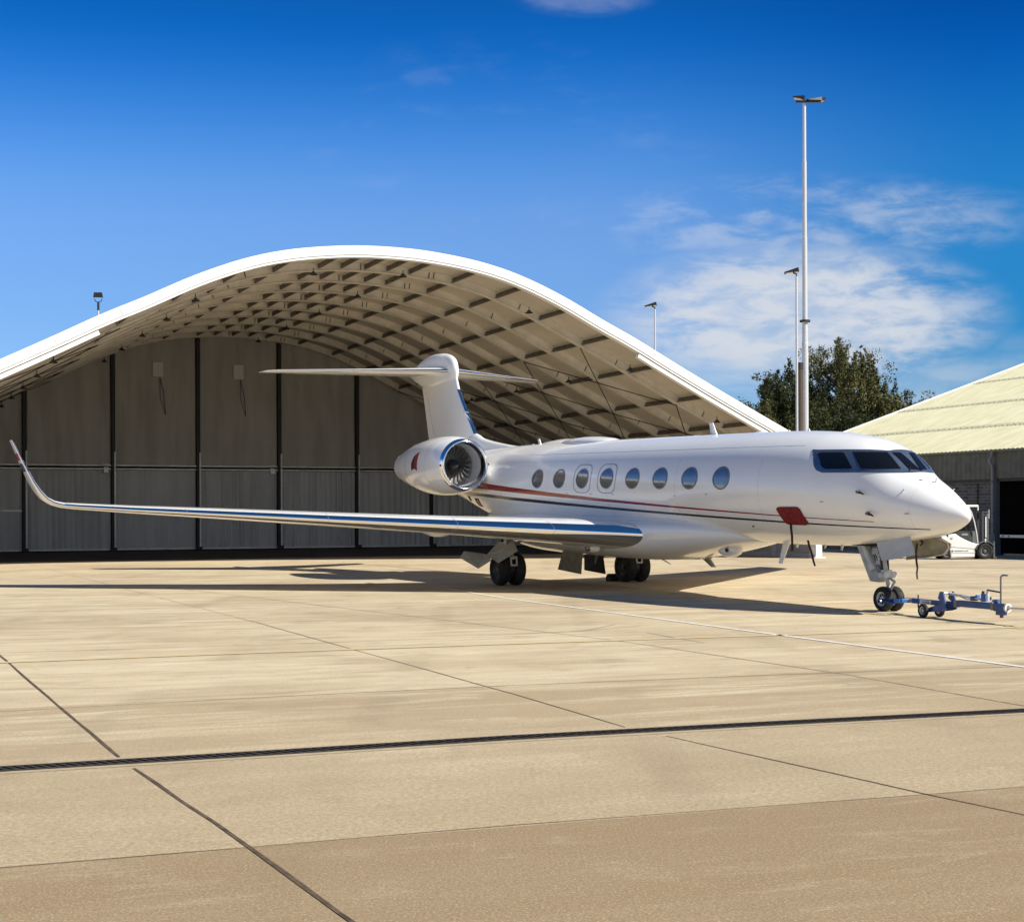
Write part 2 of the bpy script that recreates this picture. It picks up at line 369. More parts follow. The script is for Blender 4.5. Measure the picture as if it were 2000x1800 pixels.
# ================================================================ aircraft
TH = 0.451639
JET_LOC = (9.125485, 29.924888, 0.0); JET_RZ = TH + PI / 2
def sh(p): return (p[0], p[1], p[2] - PT * (17.0 - p[0]))
class SB(MB):                      # mesh given in level aircraft coordinates, built with the slight nose-down attitude
    def build(s, *a, **k): s.v = [sh(p) for p in s.v]; return MB.build(s, *a, **k)
jet = empty('business_jet', JET_LOC, JET_RZ, 'white twin engine business jet with red and black stripes on the apron', 'aircraft')
# --- fuselage surface (X back from the nose, Y starboard, Z up) ---
ST=[(0.0,2.40,2.34,.03,2.37),(0.03,2.45,2.29,.085,2.37),(0.12,2.54,2.21,.17,2.375),(0.30,2.67,2.12,.29,2.39),(0.5,2.79,2.04,.41,2.42),(0.93,3.04,1.94,.61,2.47),(1.39,3.27,1.86,.79,2.53),
(1.94,3.68,1.78,.955,2.62),(2.25,3.85,1.74,1.03,2.67),(2.68,3.99,1.70,1.12,2.73),(3.19,4.08,1.66,1.2,2.78),(4.08,4.18,1.63,1.285,2.84),(5.2,4.23,1.61,1.33,2.88),(6.5,4.25,1.6,1.35,2.91),
(9,4.25,1.6,1.35,2.92),(16.5,4.25,1.6,1.35,2.92),(18,4.24,1.62,1.345,2.93),(19.5,4.22,1.7,1.31,2.95),(21,4.18,1.83,1.22,3.0),(22.2,4.14,2.05,1.1,3.08),(23.3,4.1,2.3,.96,3.17),(25,4.03,2.62,.72,3.32),(27,3.95,2.98,.44,3.48),(28.6,3.88,3.3,.2,3.6),(29.3,3.8,3.5,.07,3.66)]
def interp(x):
    if x<=ST[0][0]: return ST[0][1:]
    if x>=ST[-1][0]: return ST[-1][1:]
    for i in range(len(ST)-1):
        if x<=ST[i+1][0]: break
    a,b=ST[i],ST[i+1];p=ST[max(i-1,0)];n=ST[min(i+2,len(ST)-1)]
    h_=b[0]-a[0];t=(x-a[0])/h_;out=[]
    for k in range(1,5):
        d=(b[k]-a[k])/h_
        dl=(a[k]-p[k])/(a[0]-p[0]) if i>0 else d
        dr=(n[k]-b[k])/(n[0]-b[0]) if i+2<len(ST) else d
        ma=0 if dl*d<=0 else 2*dl*d/(dl+d)
        mb=0 if dr*d<=0 else 2*dr*d/(dr+d)
        t2=t*t;t3=t2*t
        out.append((2*t3-3*t2+1)*a[k]+(t3-2*t2+t)*h_*ma+(-2*t3+3*t2)*b[k]+(t3-t2)*h_*mb)
    return out
def surf(X,th,off=0.0):
    zt,zb,w,zm=interp(X)
    n=2.0
    c,s_=math.cos(th),math.sin(th)
    Y=w*abs(c)**(2/n)*(1 if c>=0 else -1)
    hh=(zt-zm) if s_>=0 else (zm-zb)
    Z=zm+hh*abs(s_)**(2/n)*(1 if s_>=0 else -1)
    if off:
        ny=c/max(w,.05);nz=s_/max(hh,.05)
        zt2,zb2,w2,zm2=interp(X+.05)
        dr=((w2-w)*abs(c)+((zt2-zt) if s_>=0 else (zb-zb2))*abs(s_))/.05
        l=math.hypot(ny,nz);nx=-dr
        L=math.sqrt(1+nx*nx)
        return (X+off*nx/L,Y+off*ny/l/L,Z+off*nz/l/L)
    return (X,Y,Z)

def thz(X, Z):
    zt, zb, w_, zm = interp(X)
    if Z >= zm: return math.asin(min(1, (Z - zm) / (zt - zm)))
    return -math.asin(min(1, (zm - Z) / (zm - zb)))
f = SB(); rs = []
xs = [0.0, .015, .03, .06, .09, .12, .17, .23, .3, .4] + [.5 + i * .1 for i in range(38)] + [4.4 + .3 * i for i in range(83)] + [29.3]
NP = 72
for X in xs:
    rs.append([surf(X, 2 * PI * k / NP) for k in range(NP)])
f.rings(rs)
fus = f.build('fuselage', M['fus'], jet, ang=60)
# belly fairing
FA = [(6.6, .35, 1.60, 1.75), (7.2, .75, 1.50, 1.95), (8.0, 1.05, 1.36, 2.1), (9, 1.28, 1.2, 2.2), (10.0, 1.43, 1.07, 2.22), (11.2, 1.52, .98, 2.22), (13, 1.58, .94, 2.2), (15, 1.6, .94, 2.2), (17.3, 1.56, .97, 2.2), (18.6, 1.42, 1.1, 2.15), (19.8, 1.2, 1.32, 2.1), (21, .85, 1.62, 2.05), (21.7, .5, 1.8, 2.05)]
def fair_ring(a, n=48):
    X, w_, zb, zt = a; zm = zb + (zt - zb) * .62; out = []
    for k in range(n):
        t_ = 2 * PI * k / n; c, s_ = math.cos(t_), math.sin(t_)
        e = 2 / 2.5
        out.append((X, w_ * abs(c) ** e * (1 if c > 0 else -1), zm + ((zt - zm) if s_ > 0 else (zm - zb)) * abs(s_) ** e * (1 if s_ > 0 else -1)))
    return out
def dense(tab, n=5):
    out = []
    for i in range(len(tab) - 1):
        p0, p1, p2, p3 = tab[max(i - 1, 0)], tab[i], tab[i + 1], tab[min(i + 2, len(tab) - 1)]
        for k in range(n):
            t_ = k / n
            out.append(tuple(.5 * ((2 * b) + (c - a) * t_ + (2 * a - 5 * b + 4 * c - d) * t_ * t_ + (3 * b - a - 3 * c + d) * t_ ** 3) for a, b, c, d in zip(p0, p1, p2, p3)))
    out.append(tab[-1]); return out
SB().rings([fair_ring(a) for a in dense(FA)]).build('belly_fairing', M['white'], jet, ang=60)
# patches that follow the fuselage skin
def patch(cols, name, m, parent, off, nb=8, na=6, side=1, thick=.006):
    """cols: list of (Xbottom, Zbottom, Xtop, Ztop); Z None means the centre line"""
    grid = []
    cz = [(xb, interp(xb)[0] if zb is None else min(zb, interp(xb)[0]), xt, interp(xt)[0] if zt is None else min(zt, interp(xt)[0])) for xb, zb, xt, zt in cols]
    for i in range(len(cols) - 1):
        for a in range(na + (1 if i == len(cols) - 2 else 0)):
            t_ = a / na; xb, zb, xt, zt = (p + (q - p) * t_ for p, q in zip(cz[i], cz[i + 1]))
            tb, tt = thz(xb, zb), thz(xt, zt)
            grid.append([(xb + (xt - xb) * q / nb, tb + (tt - tb) * q / nb) for q in range(nb + 1)])
    mb = SB(); n = len(grid); mm_ = nb + 1
    top = [(lambda p: (p[0], p[1] * side, p[2]))(surf(X, th, off)) for r_ in grid for X, th in r_]
    bot = [(lambda p: (p[0], p[1] * side, p[2]))(surf(X, th, off - thick - .02)) for r_ in grid for X, th in r_]
    fs = [(i * mm_ + j, i * mm_ + j + 1, (i + 1) * mm_ + j + 1, (i + 1) * mm_ + j) for i in range(n - 1) for j in range(nb)]
    K = len(top); fs2 = [tuple(K + q for q in reversed(f_)) for f_ in fs]
    edge = [i * mm_ for i in range(n)] + [(n - 1) * mm_ + j for j in range(1, mm_)] + [i * mm_ + nb for i in range(n - 2, -1, -1)] + [j for j in range(nb - 1, 0, -1)]
    fs3 = [(edge[i], edge[(i + 1) % len(edge)], K + edge[(i + 1) % len(edge)], K + edge[i]) for i in range(len(edge))]
    mb.add(top + bot, fs + fs2 + fs3)
    return mb.build(name, m, parent, ang=50)
for sd in (1, -1):
    wf = patch([(3.66, 3.55, 3.86, 3.76), (3.56, 3.40, 3.78, 3.755), (3.44, 3.30, 3.68, 3.75), (3.25, 3.245, 3.5, 3.75), (2.32, 3.245, 2.9, 3.745), (1.80, 3.245, 2.40, 3.735), (1.50, 3.24, 2.16, 3.72), (1.40, 3.24, 2.07, 3.71), (1.36, None, 2.03, None)], 'windscreen_frame', M['frame_metal'], jet, .009, side=sd, na=8, nb=14)
    patch([(3.42, 3.50, 3.617, 3.66), (3.32, 3.375, 3.55, 3.675), (3.18, 3.32, 3.42, 3.68), (2.56, 3.32, 2.98, 3.68), (2.48, 3.34, 2.88, 3.66)], 'side_pane', M['glass'], wf, .016, side=sd, na=8, nb=12)
    patch([(2.264, 3.32, 2.69, 3.68), (1.586, 3.32, 2.046, 3.67)], 'main_pane', M['glass'], wf, .018, side=sd, na=20, nb=14)
    patch([(1.499, 3.31, 1.98, 3.66), (1.44, 3.30, 1.94, 3.66), (1.40, 3.28, 1.921, 3.66)], 'front_pane', M['glass'], wf, .022, side=sd, na=10, nb=14)
# cabin windows
M['win_rim'] = mat('window_rim', (.17, .18, .19), .35, .3)
def oval_on_skin(X0, Z0, a, b, off, n=36, side=1, sq=2.0):
    out = []
    for k in range(n):
        t_ = 2 * PI * k / n; c, s_ = math.cos(t_), math.sin(t_)
        X = X0 + a * abs(c) ** (2 / sq) * (1 if c > 0 else -1); Z = Z0 + b * abs(s_) ** (2 / sq) * (1 if s_ > 0 else -1)
        P = surf(X, thz(X, Z), off); out.append((P[0], P[1] * side, P[2]))
    return out
def oval_ring(X0, Z0, a, b, wd, h, name, m, parent, side=1, sq=2.0, base=-.01, wdz=None):
    wdz = wdz or wd
    return SB().rings([oval_on_skin(X0, Z0, a - wd, b - wdz, base, side=side, sq=sq), oval_on_skin(X0, Z0, a - wd, b - wdz, h, side=side, sq=sq), oval_on_skin(X0, Z0, a, b, h, side=side, sq=sq), oval_on_skin(X0, Z0, a, b, base, side=side, sq=sq)], cap=False).build(name, m, parent, ang=40)
def oval_disc(X0, Z0, a, b, off, name, m, parent, side=1, sq=2.0):
    rr = [oval_on_skin(X0, Z0, a * k, b * k, off, side=side, sq=sq) for k in (1, .75, .5, .25)]
    mb = SB(); mb.rings(rr, cap=False); P = surf(X0, thz(X0, Z0), off); c = (P[0], P[1] * side, P[2])
    o_ = 3 * 36; mb.v.append(c); ci = len(mb.v) - 1
    mb.f += [(o_ + k, o_ + (k + 1) % 36, ci) for k in range(36)]
    return mb.build(name, m, parent, ang=60)
for sd in (1, -1):
    for i in range(8):
        X0 = 16.44 - 1.3736 * i; Z0 = 3.136
        rim = oval_ring(X0, Z0, .355, .275, .032, .010, 'cabin_window', M['win_rim'], jet, side=sd)
        oval_disc(X0, Z0, .33, .252, .0035, 'pane', M['cabin_glass'], rim, side=sd)
        if i in (2, 3): oval_ring(X0, Z0, .50, .40, .030, .004, 'emergency_exit_outline', M['grey_line'], jet, side=sd, sq=3.6, wdz=.022)
# ---- aerofoil surfaces
def foil(n=22, t_=.12, nose=1.0):
    pts = []
    for k in range(n + 1):            # upper, trailing edge to leading edge
        x = .5 * (1 + math.cos(PI * k / n)); y = 5 * t_ * (.2969 * nose * math.sqrt(x) - .126 * x - .3516 * x * x + .2843 * x ** 3 - .1036 * x ** 4)
        pts.append((x, y))
    low = [(x, -y * .95) for x, y in reversed(pts[1:-1])]
    return pts, low
def sect(le, chord, t_, cant, inc=0.0, n=22):
    up, low = foil(n, t_); out = []
    ty, tz = -math.sin(cant), math.cos(cant)
    for x, y in up + low:
        X = le[0] + chord * x; d = y * chord - x * chord * math.tan(inc)
        out.append((X, le[1] + d * ty, le[2] + d * tz))
    return out
def wing_like(stations, name, m, parent, le_frac=.055, side=1, le_mat='chrome', le_range=None, n=22):
    """stations: (le, chord, t, cant, inc)"""
    rings_ = [[(p[0], p[1] * side, p[2]) for p in sect(*s_[:4], s_[4], n)] for s_ in stations]
    N_ = len(rings_[0]); xf = [x for x, y in foil(n)[0] + foil(n)[1]]
    body = SB(); le = SB(); body.v = [p for r_ in rings_ for p in r_]; le.v = list(body.v)
    for i in range(len(rings_) - 1):
        for j in range(N_):
            k = (j + 1) % N_; q = (i * N_ + j, i * N_ + k, (i + 1) * N_ + k, (i + 1) * N_ + j)
            lim = le_frac * (.55 if max(j, k) <= n else 1.5)
            front_ = max(xf[j], xf[k]) <= lim and (le_range is None or le_range[0] <= i < le_range[1])
            (le if front_ else body).f.append(q)
    body.f.append(tuple(range(N_))); body.f.append(tuple((len(rings_) - 1) * N_ + j for j in range(N_)))
    for mb in (body, le):                # drop unused vertices
        used = sorted({q for f_ in mb.f for q in f_}); mp_ = {q: i for i, q in enumerate(used)}
        mb.v = [mb.v[q] for q in used]; mb.f = [tuple(mp_[q] for q in f_) for f_ in mb.f]
    b = body.build(name, m, parent, ang=40)
    l = le.build('leading_edge', M[le_mat], b, ang=60) if le.f else None
    return b, l
WL = [((9.75, .9, 1.68), 8.4, .105, R(3), R(1.2)), ((10.18, 1.4, 1.69), 7.9, .105, R(3), R(1.2)), ((10.75, 2.0, 1.72), 7.25, .102, R(3), R(1.0)), ((12.45, 4.0, 1.81), 5.9, .10, R(3), R(.6)), ((13.5, 5.25, 1.865), 5.15, .098, R(3), R(.4)),
      ((15.5, 7.65, 1.97), 4.15, .098, R(3), 0), ((17.6, 10.1, 2.085), 3.25, .098, R(3), -R(.3)), ((19.5, 12.4, 2.19), 2.4, .098, R(3), -R(.5)), ((20.7, 13.8, 2.27), 1.9, .098, R(5), -R(.5)),
      ((20.98, 14.1, 2.30), 1.78, .095, R(12), 0), ((21.22, 14.32, 2.36), 1.66, .095, R(25), 0), ((21.48, 14.50, 2.48), 1.54, .09, R(40), 0), ((21.78, 14.64, 2.68), 1.42, .09, R(54), 0), ((22.1, 14.77, 2.95), 1.3, .085, R(64), 0), ((22.75, 14.99, 3.55), .98, .08, R(70), 0), ((23.25, 15.16, 4.05), .70, .08, R(70), 0), ((23.42, 15.22, 4.20), .56, .07, R(70), 0)]
def winglet_mat():
    m = mat('winglet_paint', (.80, .80, .79), .25, 0, coat=.5); t = m.node_tree; b = t.nodes['Principled BSDF']
    tcn = t.nodes.new('ShaderNodeTexCoord'); s = t.nodes.new('ShaderNodeSeparateXYZ'); t.links.new(tcn.outputs['Object'], s.inputs[0])
    Z = s.outputs[2]
    def band(z0, z1): return math_node(t, 'MULTIPLY', math_node(t, 'GREATER_THAN', Z, z0), math_node(t, 'LESS_THAN', Z, z1))
    c = mixc(t, band(3.72, 3.93), (.80, .80, .79), (.5, .015, .015)); c = mixc(t, band(3.38, 3.62), c, (.015, .015, .02))
    t.links.new(c, b.inputs['Base Color']); return m
M['winglet'] = winglet_mat()
for sd in (1, -1):
    wb, wl_ = wing_like(WL[:10], 'wing', M['white'], jet, .085, sd)
    # slat joints, flap joints and fence lines
    for Y in (3.2, 5.2, 8.0, 11.2):
        for q in range(len(WL) - 1):
            if WL[q][0][1] <= Y < WL[q + 1][0][1]:
                t_ = (Y - WL[q][0][1]) / (WL[q + 1][0][1] - WL[q][0][1]); le = tuple(a + (b - a) * t_ for a, b in zip(WL[q][0], WL[q + 1][0])); ch = WL[q][1] + (WL[q + 1][1] - WL[q][1]) * t_
                s_ = sect(le, ch * 1.0005, .0995, R(3), 0)
                seg = [p for p, x in zip(s_, [x for x, y in foil()[0] + foil()[1]]) if x < .09]
                seg = [(p[0] - .002, p[1] * sd, p[2]) for p in seg]
                SB().tube(seg, .004, 4).build('slat_joint', M['grey_line'], wb)
    wg, wgl = wing_like(WL[9:], 'winglet', M['winglet'], wb, .06, sd)
    for (Y, X0, Z0, L_) in ((4.1, 16.4, 1.66, 2.6),):
        pr = SB(); rr = []
        for q in range(13):
            a = q / 12; r_ = .16 * math.sin(PI * a) ** .7 + .004
            rr.append([(X0 + L_ * a, Y * sd + .55 * r_ * math.cos(2 * PI * k / 14), Z0 - .10 + 1.0 * r_ * math.sin(2 * PI * k / 14) + .05 * a) for k in range(14)])
        pr.rings(rr).build('flap_track_fairing', M['white'], wb)
    # tail plane
    TL = [((25.45, 0.0, 6.98), 3.35, .095, R(1), 0), ((25.75, .3, 6.98), 3.2, .095, R(1), 0), ((27.6, 2.9, 7.0), 2.2, .09, R(1), 0), ((29.3, 5.2, 7.03), 1.30, .085, R(1), 0), ((29.62, 5.45, 7.035), 1.1, .08, R(1), 0), ((30.1, 5.58, 7.04), .68, .06, R(1), 0)]
    wing_like(TL, 'tailplane', M['white'], jet, .05, sd)
    # elevator hinge line
    eh = SB().tube([(28.35, .45 * sd, 6.98 + .085), (30.35, 5.3 * sd, 7.03 + .032)], .006, 4); eh.build('elevator_gap', M['grey_line'], jet)
# fin
def fin_sect(z, le, te, t_, n=22):
    up, low = foil(n, t_); c = te - le
    return [(le + x * c, y * c, z) for x, y in up + low]
FN = [(3.7, 22.7, 27.75, .085), (4.3, 23.3, 27.82, .09), (4.64, 23.60, 27.88, .09), (5.2, 24.12, 28.05, .09), (5.8, 24.68, 28.24, .09), (6.3, 25.10, 28.40, .09), (6.7, 25.30, 28.53, .09), (7.1, 25.42, 28.6, .09), (7.3, 25.5, 28.5, .09)]
rings_ = [fin_sect(*a) for a in FN]; N_ = len(rings_[0]); xf = [x for x, y in foil()[0] + foil()[1]]
body = SB(); le = SB(); body.v = [p for r_ in rings_ for p in r_]; le.v = list(body.v)
for i in range(len(rings_) - 1):
    for j in range(N_):
        k = (j + 1) % N_; q = (i * N_ + j, i * N_ + k, (i + 1) * N_ + k, (i + 1) * N_ + j)
        (le if max(xf[j], xf[k]) <= .03 and 2 <= i < 5 else body).f.append(q)
for mb in (body, le):
    used = sorted({q for f_ in mb.f for q in f_}); mp_ = {q: i for i, q in enumerate(used)}; mb.v = [mb.v[q] for q in used]; mb.f = [tuple(mp_[q] for q in f_) for f_ in mb.f]
fin = body.build('fin', M['white'], jet, ang=50); le.build('leading_edge', M['chrome'], fin, ang=60)
SB().tube([(26.9, .17, 4.5), (27.72, .145, 6.3)], .006, 4).build('rudder_gap', M['grey_line'], fin)
SB().tube([(24.5, .14, 5.42), (24.3, .19, 5.46), (24.0, .16, 5.44)], [.01, .035, .01], 8).build('navigation_light', M['white'], fin)
# fillet ahead of the fin
DR = [(19.8, .12, 4.16), (20.6, .15, 4.22), (21.5, .17, 4.31), (22.4, .19, 4.42), (23.1, .20, 4.54), (23.6, .21, 4.70), (24.2, .24, 4.72), (26, .26, 4.6), (27.7, .2, 4.4), (28.4, .06, 4.1)]
SB().rings([[(X, w_ * math.cos(2 * PI * k / 20) * (1.9 if math.sin(2 * PI * k / 20) < 0 else 1), (zt - .55) + .55 * math.sin(2 * PI * k / 20)) for k in range(20)] for X, w_, zt in dense(DR, 3)]).build('dorsal_fillet', M['white'], jet, ang=60)
# bullet fairing at the top of the fin
BL = [(25.30, .03, 7.0, 6.75), (25.42, .12, 7.30, 6.6), (25.65, .19, 7.48, 6.55), (26.1, .25, 7.61, 6.52), (26.7, .30, 7.67, 6.5), (27.4, .30, 7.66, 6.48), (28.0, .27, 7.58, 6.5), (28.5, .23, 7.47, 6.6), (29.0, .16, 7.33, 6.76), (29.45, .08, 7.18, 6.92), (29.7, .02, 7.08, 7.03)]
SB().rings([[(X, w_ * abs(math.cos(2 * PI * k / 28)) ** .9 * (1 if math.cos(2 * PI * k / 28) > 0 else -1), (zt + zb) / 2 + (zt - zb) / 2 * math.sin(2 * PI * k / 28)) for k in range(28)] for X, w_, zt, zb in dense(BL, 4)]).build('bullet_fairing', M['white'], jet, ang=60)
# engines
for sd in (1, -1):
    cy, cz = 2.15 * sd, 3.57
    NR = [(19.93, .829), (20.02, .845), (20.3, .885), (20.7, .92), (21.2, .942), (21.8, .94), (22.5, .91), (23.2, .85), (23.9, .765), (24.5, .675), (25.0, .59), (25.4, .52), (25.55, .49)]
    NR = [(19.93 + (X - 19.93) * .83, r_) for X, r_ in NR]
    nr = dense(NR, 3)
    nc = SB().rings([[(X, cy + r_ * math.cos(2 * PI * k / 48), cz - .03 * min(1, max(0, X - 20) / 2) + r_ * math.sin(2 * PI * k / 48)) for k in range(48)] for X, r_ in nr], cap=False)
    nc.rings([[(X, cy + r_ * math.cos(2 * PI * k / 48), cz - .03 + r_ * math.sin(2 * PI * k / 48)) for k in range(48)] for X, r_ in [(24.61, .49), (24.59, .46), (23.9, .47), (23.6, .02)]], cap=False)
    nac = nc.build('engine_nacelle', M['white'], jet, ang=50)
    lip = [(19.93, .828), (19.90, .820), (19.84, .80), (19.79, .775), (19.775, .745), (19.79, .715), (19.85, .692), (19.98, .675), (20.10, .668)]
    lp = dense(lip, 3)
    SB().rings([[(X, cy + r_ * math.cos(2 * PI * k / 64), cz + r_ * math.sin(2 * PI * k / 64)) for k in range(64)] for X, r_ in lp], cap=False).build('intake_lip', M['chrome'], nac, ang=60)
    SB().rings([[(X, cy + r_ * math.cos(2 * PI * k / 48), cz + r_ * math.sin(2 * PI * k / 48)) for k in range(48)] for X, r_ in [(20.10, .668), (20.3, .66), (20.7, .66), (21.2, .66), (21.22, .05)]], cap=False).build('intake_duct', M['duct'], nac, ang=60)
    fn = SB()
    for q in range(22):
        a0 = 2 * PI * q / 22; mid = []
        for e in range(9):
            r_ = .16 + (.645 - .16) * e / 8; sw = a0 + .55 * math.sin(e / 8 * PI * .9) * .45 + .02 * e
            tw = R(25 + 38 * e / 8); ch = .10 + .06 * e / 8
            da = ch * math.sin(tw) / r_ * .5 if r_ > .2 else ch * math.sin(tw) / .2 * .5
            dx_ = ch * math.cos(tw)
            mid.append((r_, sw, da, dx_))
        vs = []
        for r_, sw, da, dx_ in mid:
            vs += [(20.72 - dx_ * .5, cy + r_ * math.cos(sw - da), cz + r_ * math.sin(sw - da)), (20.72 + dx_ * .5, cy + r_ * math.cos(sw + da), cz + r_ * math.sin(sw + da))]
        fn.add(vs, [(2 * e, 2 * e + 1, 2 * e + 3, 2 * e + 2) for e in range(8)])
    fn.build('fan', M['blade'], nac, ang=60)
    SB().rings([[(X, cy + r_ * math.cos(2 * PI * k / 24), cz + r_ * math.sin(2 * PI * k / 24)) for k in range(24)] for X, r_ in [(20.36, .005), (20.39, .05), (20.46, .10), (20.56, .145), (20.68, .175), (20.85, .19)]]).build('spinner', M['black'], nac, ang=60)
    for (X, a, b_) in ((19.80, R(178), 0),):
        SB().box((19.86, cy + .82 * math.cos(a) * 1.0, cz + .82 * math.sin(a)), (.05, .02, .07)).build('probe', M['black'], nac)
    SB().box((19.88, cy + .815 * sd, cz - .02), (.06, .03, .07)).build('sensor', M['black'], nac)
    # door seams on the cowling
    for X, a0, a1 in ((20.9, -75, 75), (22.75, -60, 60)):
        r_ = [b for a, b in nr if a <= X][-1]
        SB().tube([(X, cy + sd * (r_ + .001) * math.cos(R(a)), cz - .015 + (r_ + .001) * math.sin(R(a))) for a in range(a0, a1 + 1, 6)], .0035, 4).build('cowl_seam', M['grey_line'], nac)
    # emblem: pointed half oval, black behind red, with a white notch
    def on_nac(X, a, off=.004):
        r_ = None
        for (xa, ra), (xb, rb) in zip(nr[:-1], nr[1:]):
            if xa <= X <= xb: r_ = ra + (rb - ra) * (X - xa) / (xb - xa)
        return (X, cy + sd * (r_ + off) * math.cos(a), cz - .03 + (r_ + off) * math.sin(a))
    def emb(xa, xb, name, m, off, lowf, upf):
        g1 = []
        for i in range(7):
            X = xa + (xb - xa) * i / 6; lo_, hi_ = lowf(i / 6), upf(i / 6)
            g1.append([on_nac(X, lo_ + (hi_ - lo_) * j / 8, off) for j in range(9)])
        mb = SB(); mb.rings(g1, cap=False, closed=False); return mb.build(name, m, nac)
    # t runs from front (0) to rear (1)
    emb(21.50, 21.78, 'red_emblem', M['red_paint'], .004, lambda t: R(-9) + R(4) * t, lambda t: R(29) - R(5) * t * t)
    emb(21.78, 22.06, 'black_emblem', M['black'], .004, lambda t: R(-5) - R(4) * t, lambda t: R(24) - R(19) * t * t)
    # pylon
    py = SB(); rr = []
    for X, hh in ((20.6, .02), (20.8, .09), (21.4, .15), (22.6, .16), (24, .12), (25.2, .03)):
        rr.append([(X, .7 * sd, 3.45 - hh), (X, 1.32 * sd, 3.5 - hh), (X, 1.32 * sd, 3.5 + hh), (X, .7 * sd, 3.45 + hh)])
    py.rings(rr).build('engine_pylon', M['white'], jet, ang=40)
    SB().box((20.62, 1.33 * sd, 3.45), (.16, .20, .15)).build('precooler_scoop', M['dark'], jet, bevel=.015)
# tail underside vents with red plugs
vp = patch([(21.20, 2.24, 21.14, 2.50), (21.62, 2.28, 21.55, 2.52)], 'vent', M['dark'], jet, .010, nb=4, na=4)
patch([(21.24, 2.28, 21.18, 2.48), (21.42, 2.30, 21.37, 2.48)], 'vent_plug', M['red_paint'], vp, .018, nb=4, na=4)
patch([(22.15, 2.42, 22.1, 2.58), (22.35, 2.44, 22.3, 2.58)], 'vent', M['dark'], jet, .010, nb=4, na=4)
# antennas, probes, blisters
def blade(X, z, h_, c, rake, name='blade_antenna', down=False, y=0.0, m='white', w_=.02):
    s_ = -1 if down else 1
    mb = SB(); mb.rings([[(X, y - w_, z), (X + c * .5, y - w_ * 1.4, z), (X + c, y, z), (X + c * .5, y + w_ * 1.4, z), (X, y + w_, z)], [(X + rake, y - w_ * .4, z + s_ * h_), (X + rake + c * .3, y - w_ * .5, z + s_ * h_), (X + rake + c * .6, y, z + s_ * h_), (X + rake + c * .3, y + w_ * .5, z + s_ * h_), (X + rake, y + w_ * .4, z + s_ * h_)]])
    return mb.build(name, M[m], jet)
blade(8.95, 4.2, .36, .30, .22); blade(18.75, 4.15, .25, .22, .16); blade(19.25, 4.15, .10, .16, .06)
blade(5.15, 4.2, .08, .1, .03); blade(5.9, 4.2, .07, .1, .03)
blade(5.95, 1.62, .50, .26, .28, down=True); blade(5.6, 1.62, .10, .12, .03, down=True); blade(3.95, 1.66, .14, .10, .05, down=True, m='steel'); blade(4.55, 1.66, .12, .10, .05, down=True, m='steel')
blade(9.9, 1.05, .20, .40, -.25, down=True, y=-.4, m='steel'); blade(15.2, .97, .30, .12, .14, down=True, m='steel')
def dome(X, Y, Z, rx, ry, rz, name, m='white'):
    mb = SB(); rr = []
    for i in range(9):
        a = -PI / 2 + PI * i / 8; rr.append([(X + rx * math.sin(a), Y + ry * max(.001, math.cos(a)) * math.cos(2 * PI * k / 20), Z + rz * max(.001, math.cos(a)) * math.sin(2 * PI * k / 20)) for k in range(20)])
    return mb.rings(rr).build(name, M[m], jet, ang=70)
dome(15.6, 0, 4.16, 1.75, .50, .22, 'satcom_radome'); dome(7.1, 0, 4.22, .28, .12, .06, 'antenna_dome'); dome(9.9, 0, 4.22, .25, .12, .04, 'antenna_dome')
dome(8.0, .28, 1.38, .42, .24, .19, 'sensor_blister'); SB().lathe([(0, .05), (.02, .05)], (7.82, .50, 1.38), (-.3, 1, -.1), 16, True).build('sensor_lens', M['black'], jet)
dome(12.9, 1.45, 1.24, .42, .08, .12, 'landing_light_housing'); dome(13.05, 1.5, 1.23, .2, .06, .085, 'landing_light', 'cabin_glass')
# skin seams, access panels and placards
def seam(pts, r_=.0028):
    SB().tube([tuple(on_skin(x, z, .0005, 1)) for x, z in pts], r_, 4).build('skin_seam', M['grey_line'], fus)
def on_skin(X, Z, off=.0, sd=1): P = surf(X, thz(X, Z), off); return Vector((P[0], P[1] * sd, P[2]))
def rect_seam(x0, x1, z0, z1): seam([(x0, z0), (x1, z0), (x1, z1), (x0, z1), (x0, z0)])
for X in (5.35, 8.85, 12.3, 15.75): seam([(X, 1.9 + .12 * q) for q in range(20)], .0022)
seam([(4.2 + .5 * q, 3.86) for q in range(28)], .0022)
rect_seam(2.55, 2.95, 2.0, 2.25); rect_seam(5.7, 6.15, 1.95, 2.2); rect_seam(8.2, 8.55, 1.9, 2.15); rect_seam(19.0, 19.6, 2.25, 2.7)
for X, Z, w_ in ((3.2, 2.62, .12), (7.45, 2.75, .10), (8.9, 2.7, .08), (13.2, 2.72, .16), (14.6, 2.72, .16), (12.0, 2.72, .10)):
    P = on_skin(X, Z, .001); SB().box(tuple(P), (w_, .006, .018)).build('placard', M['grey_line'], fus, smooth=False)
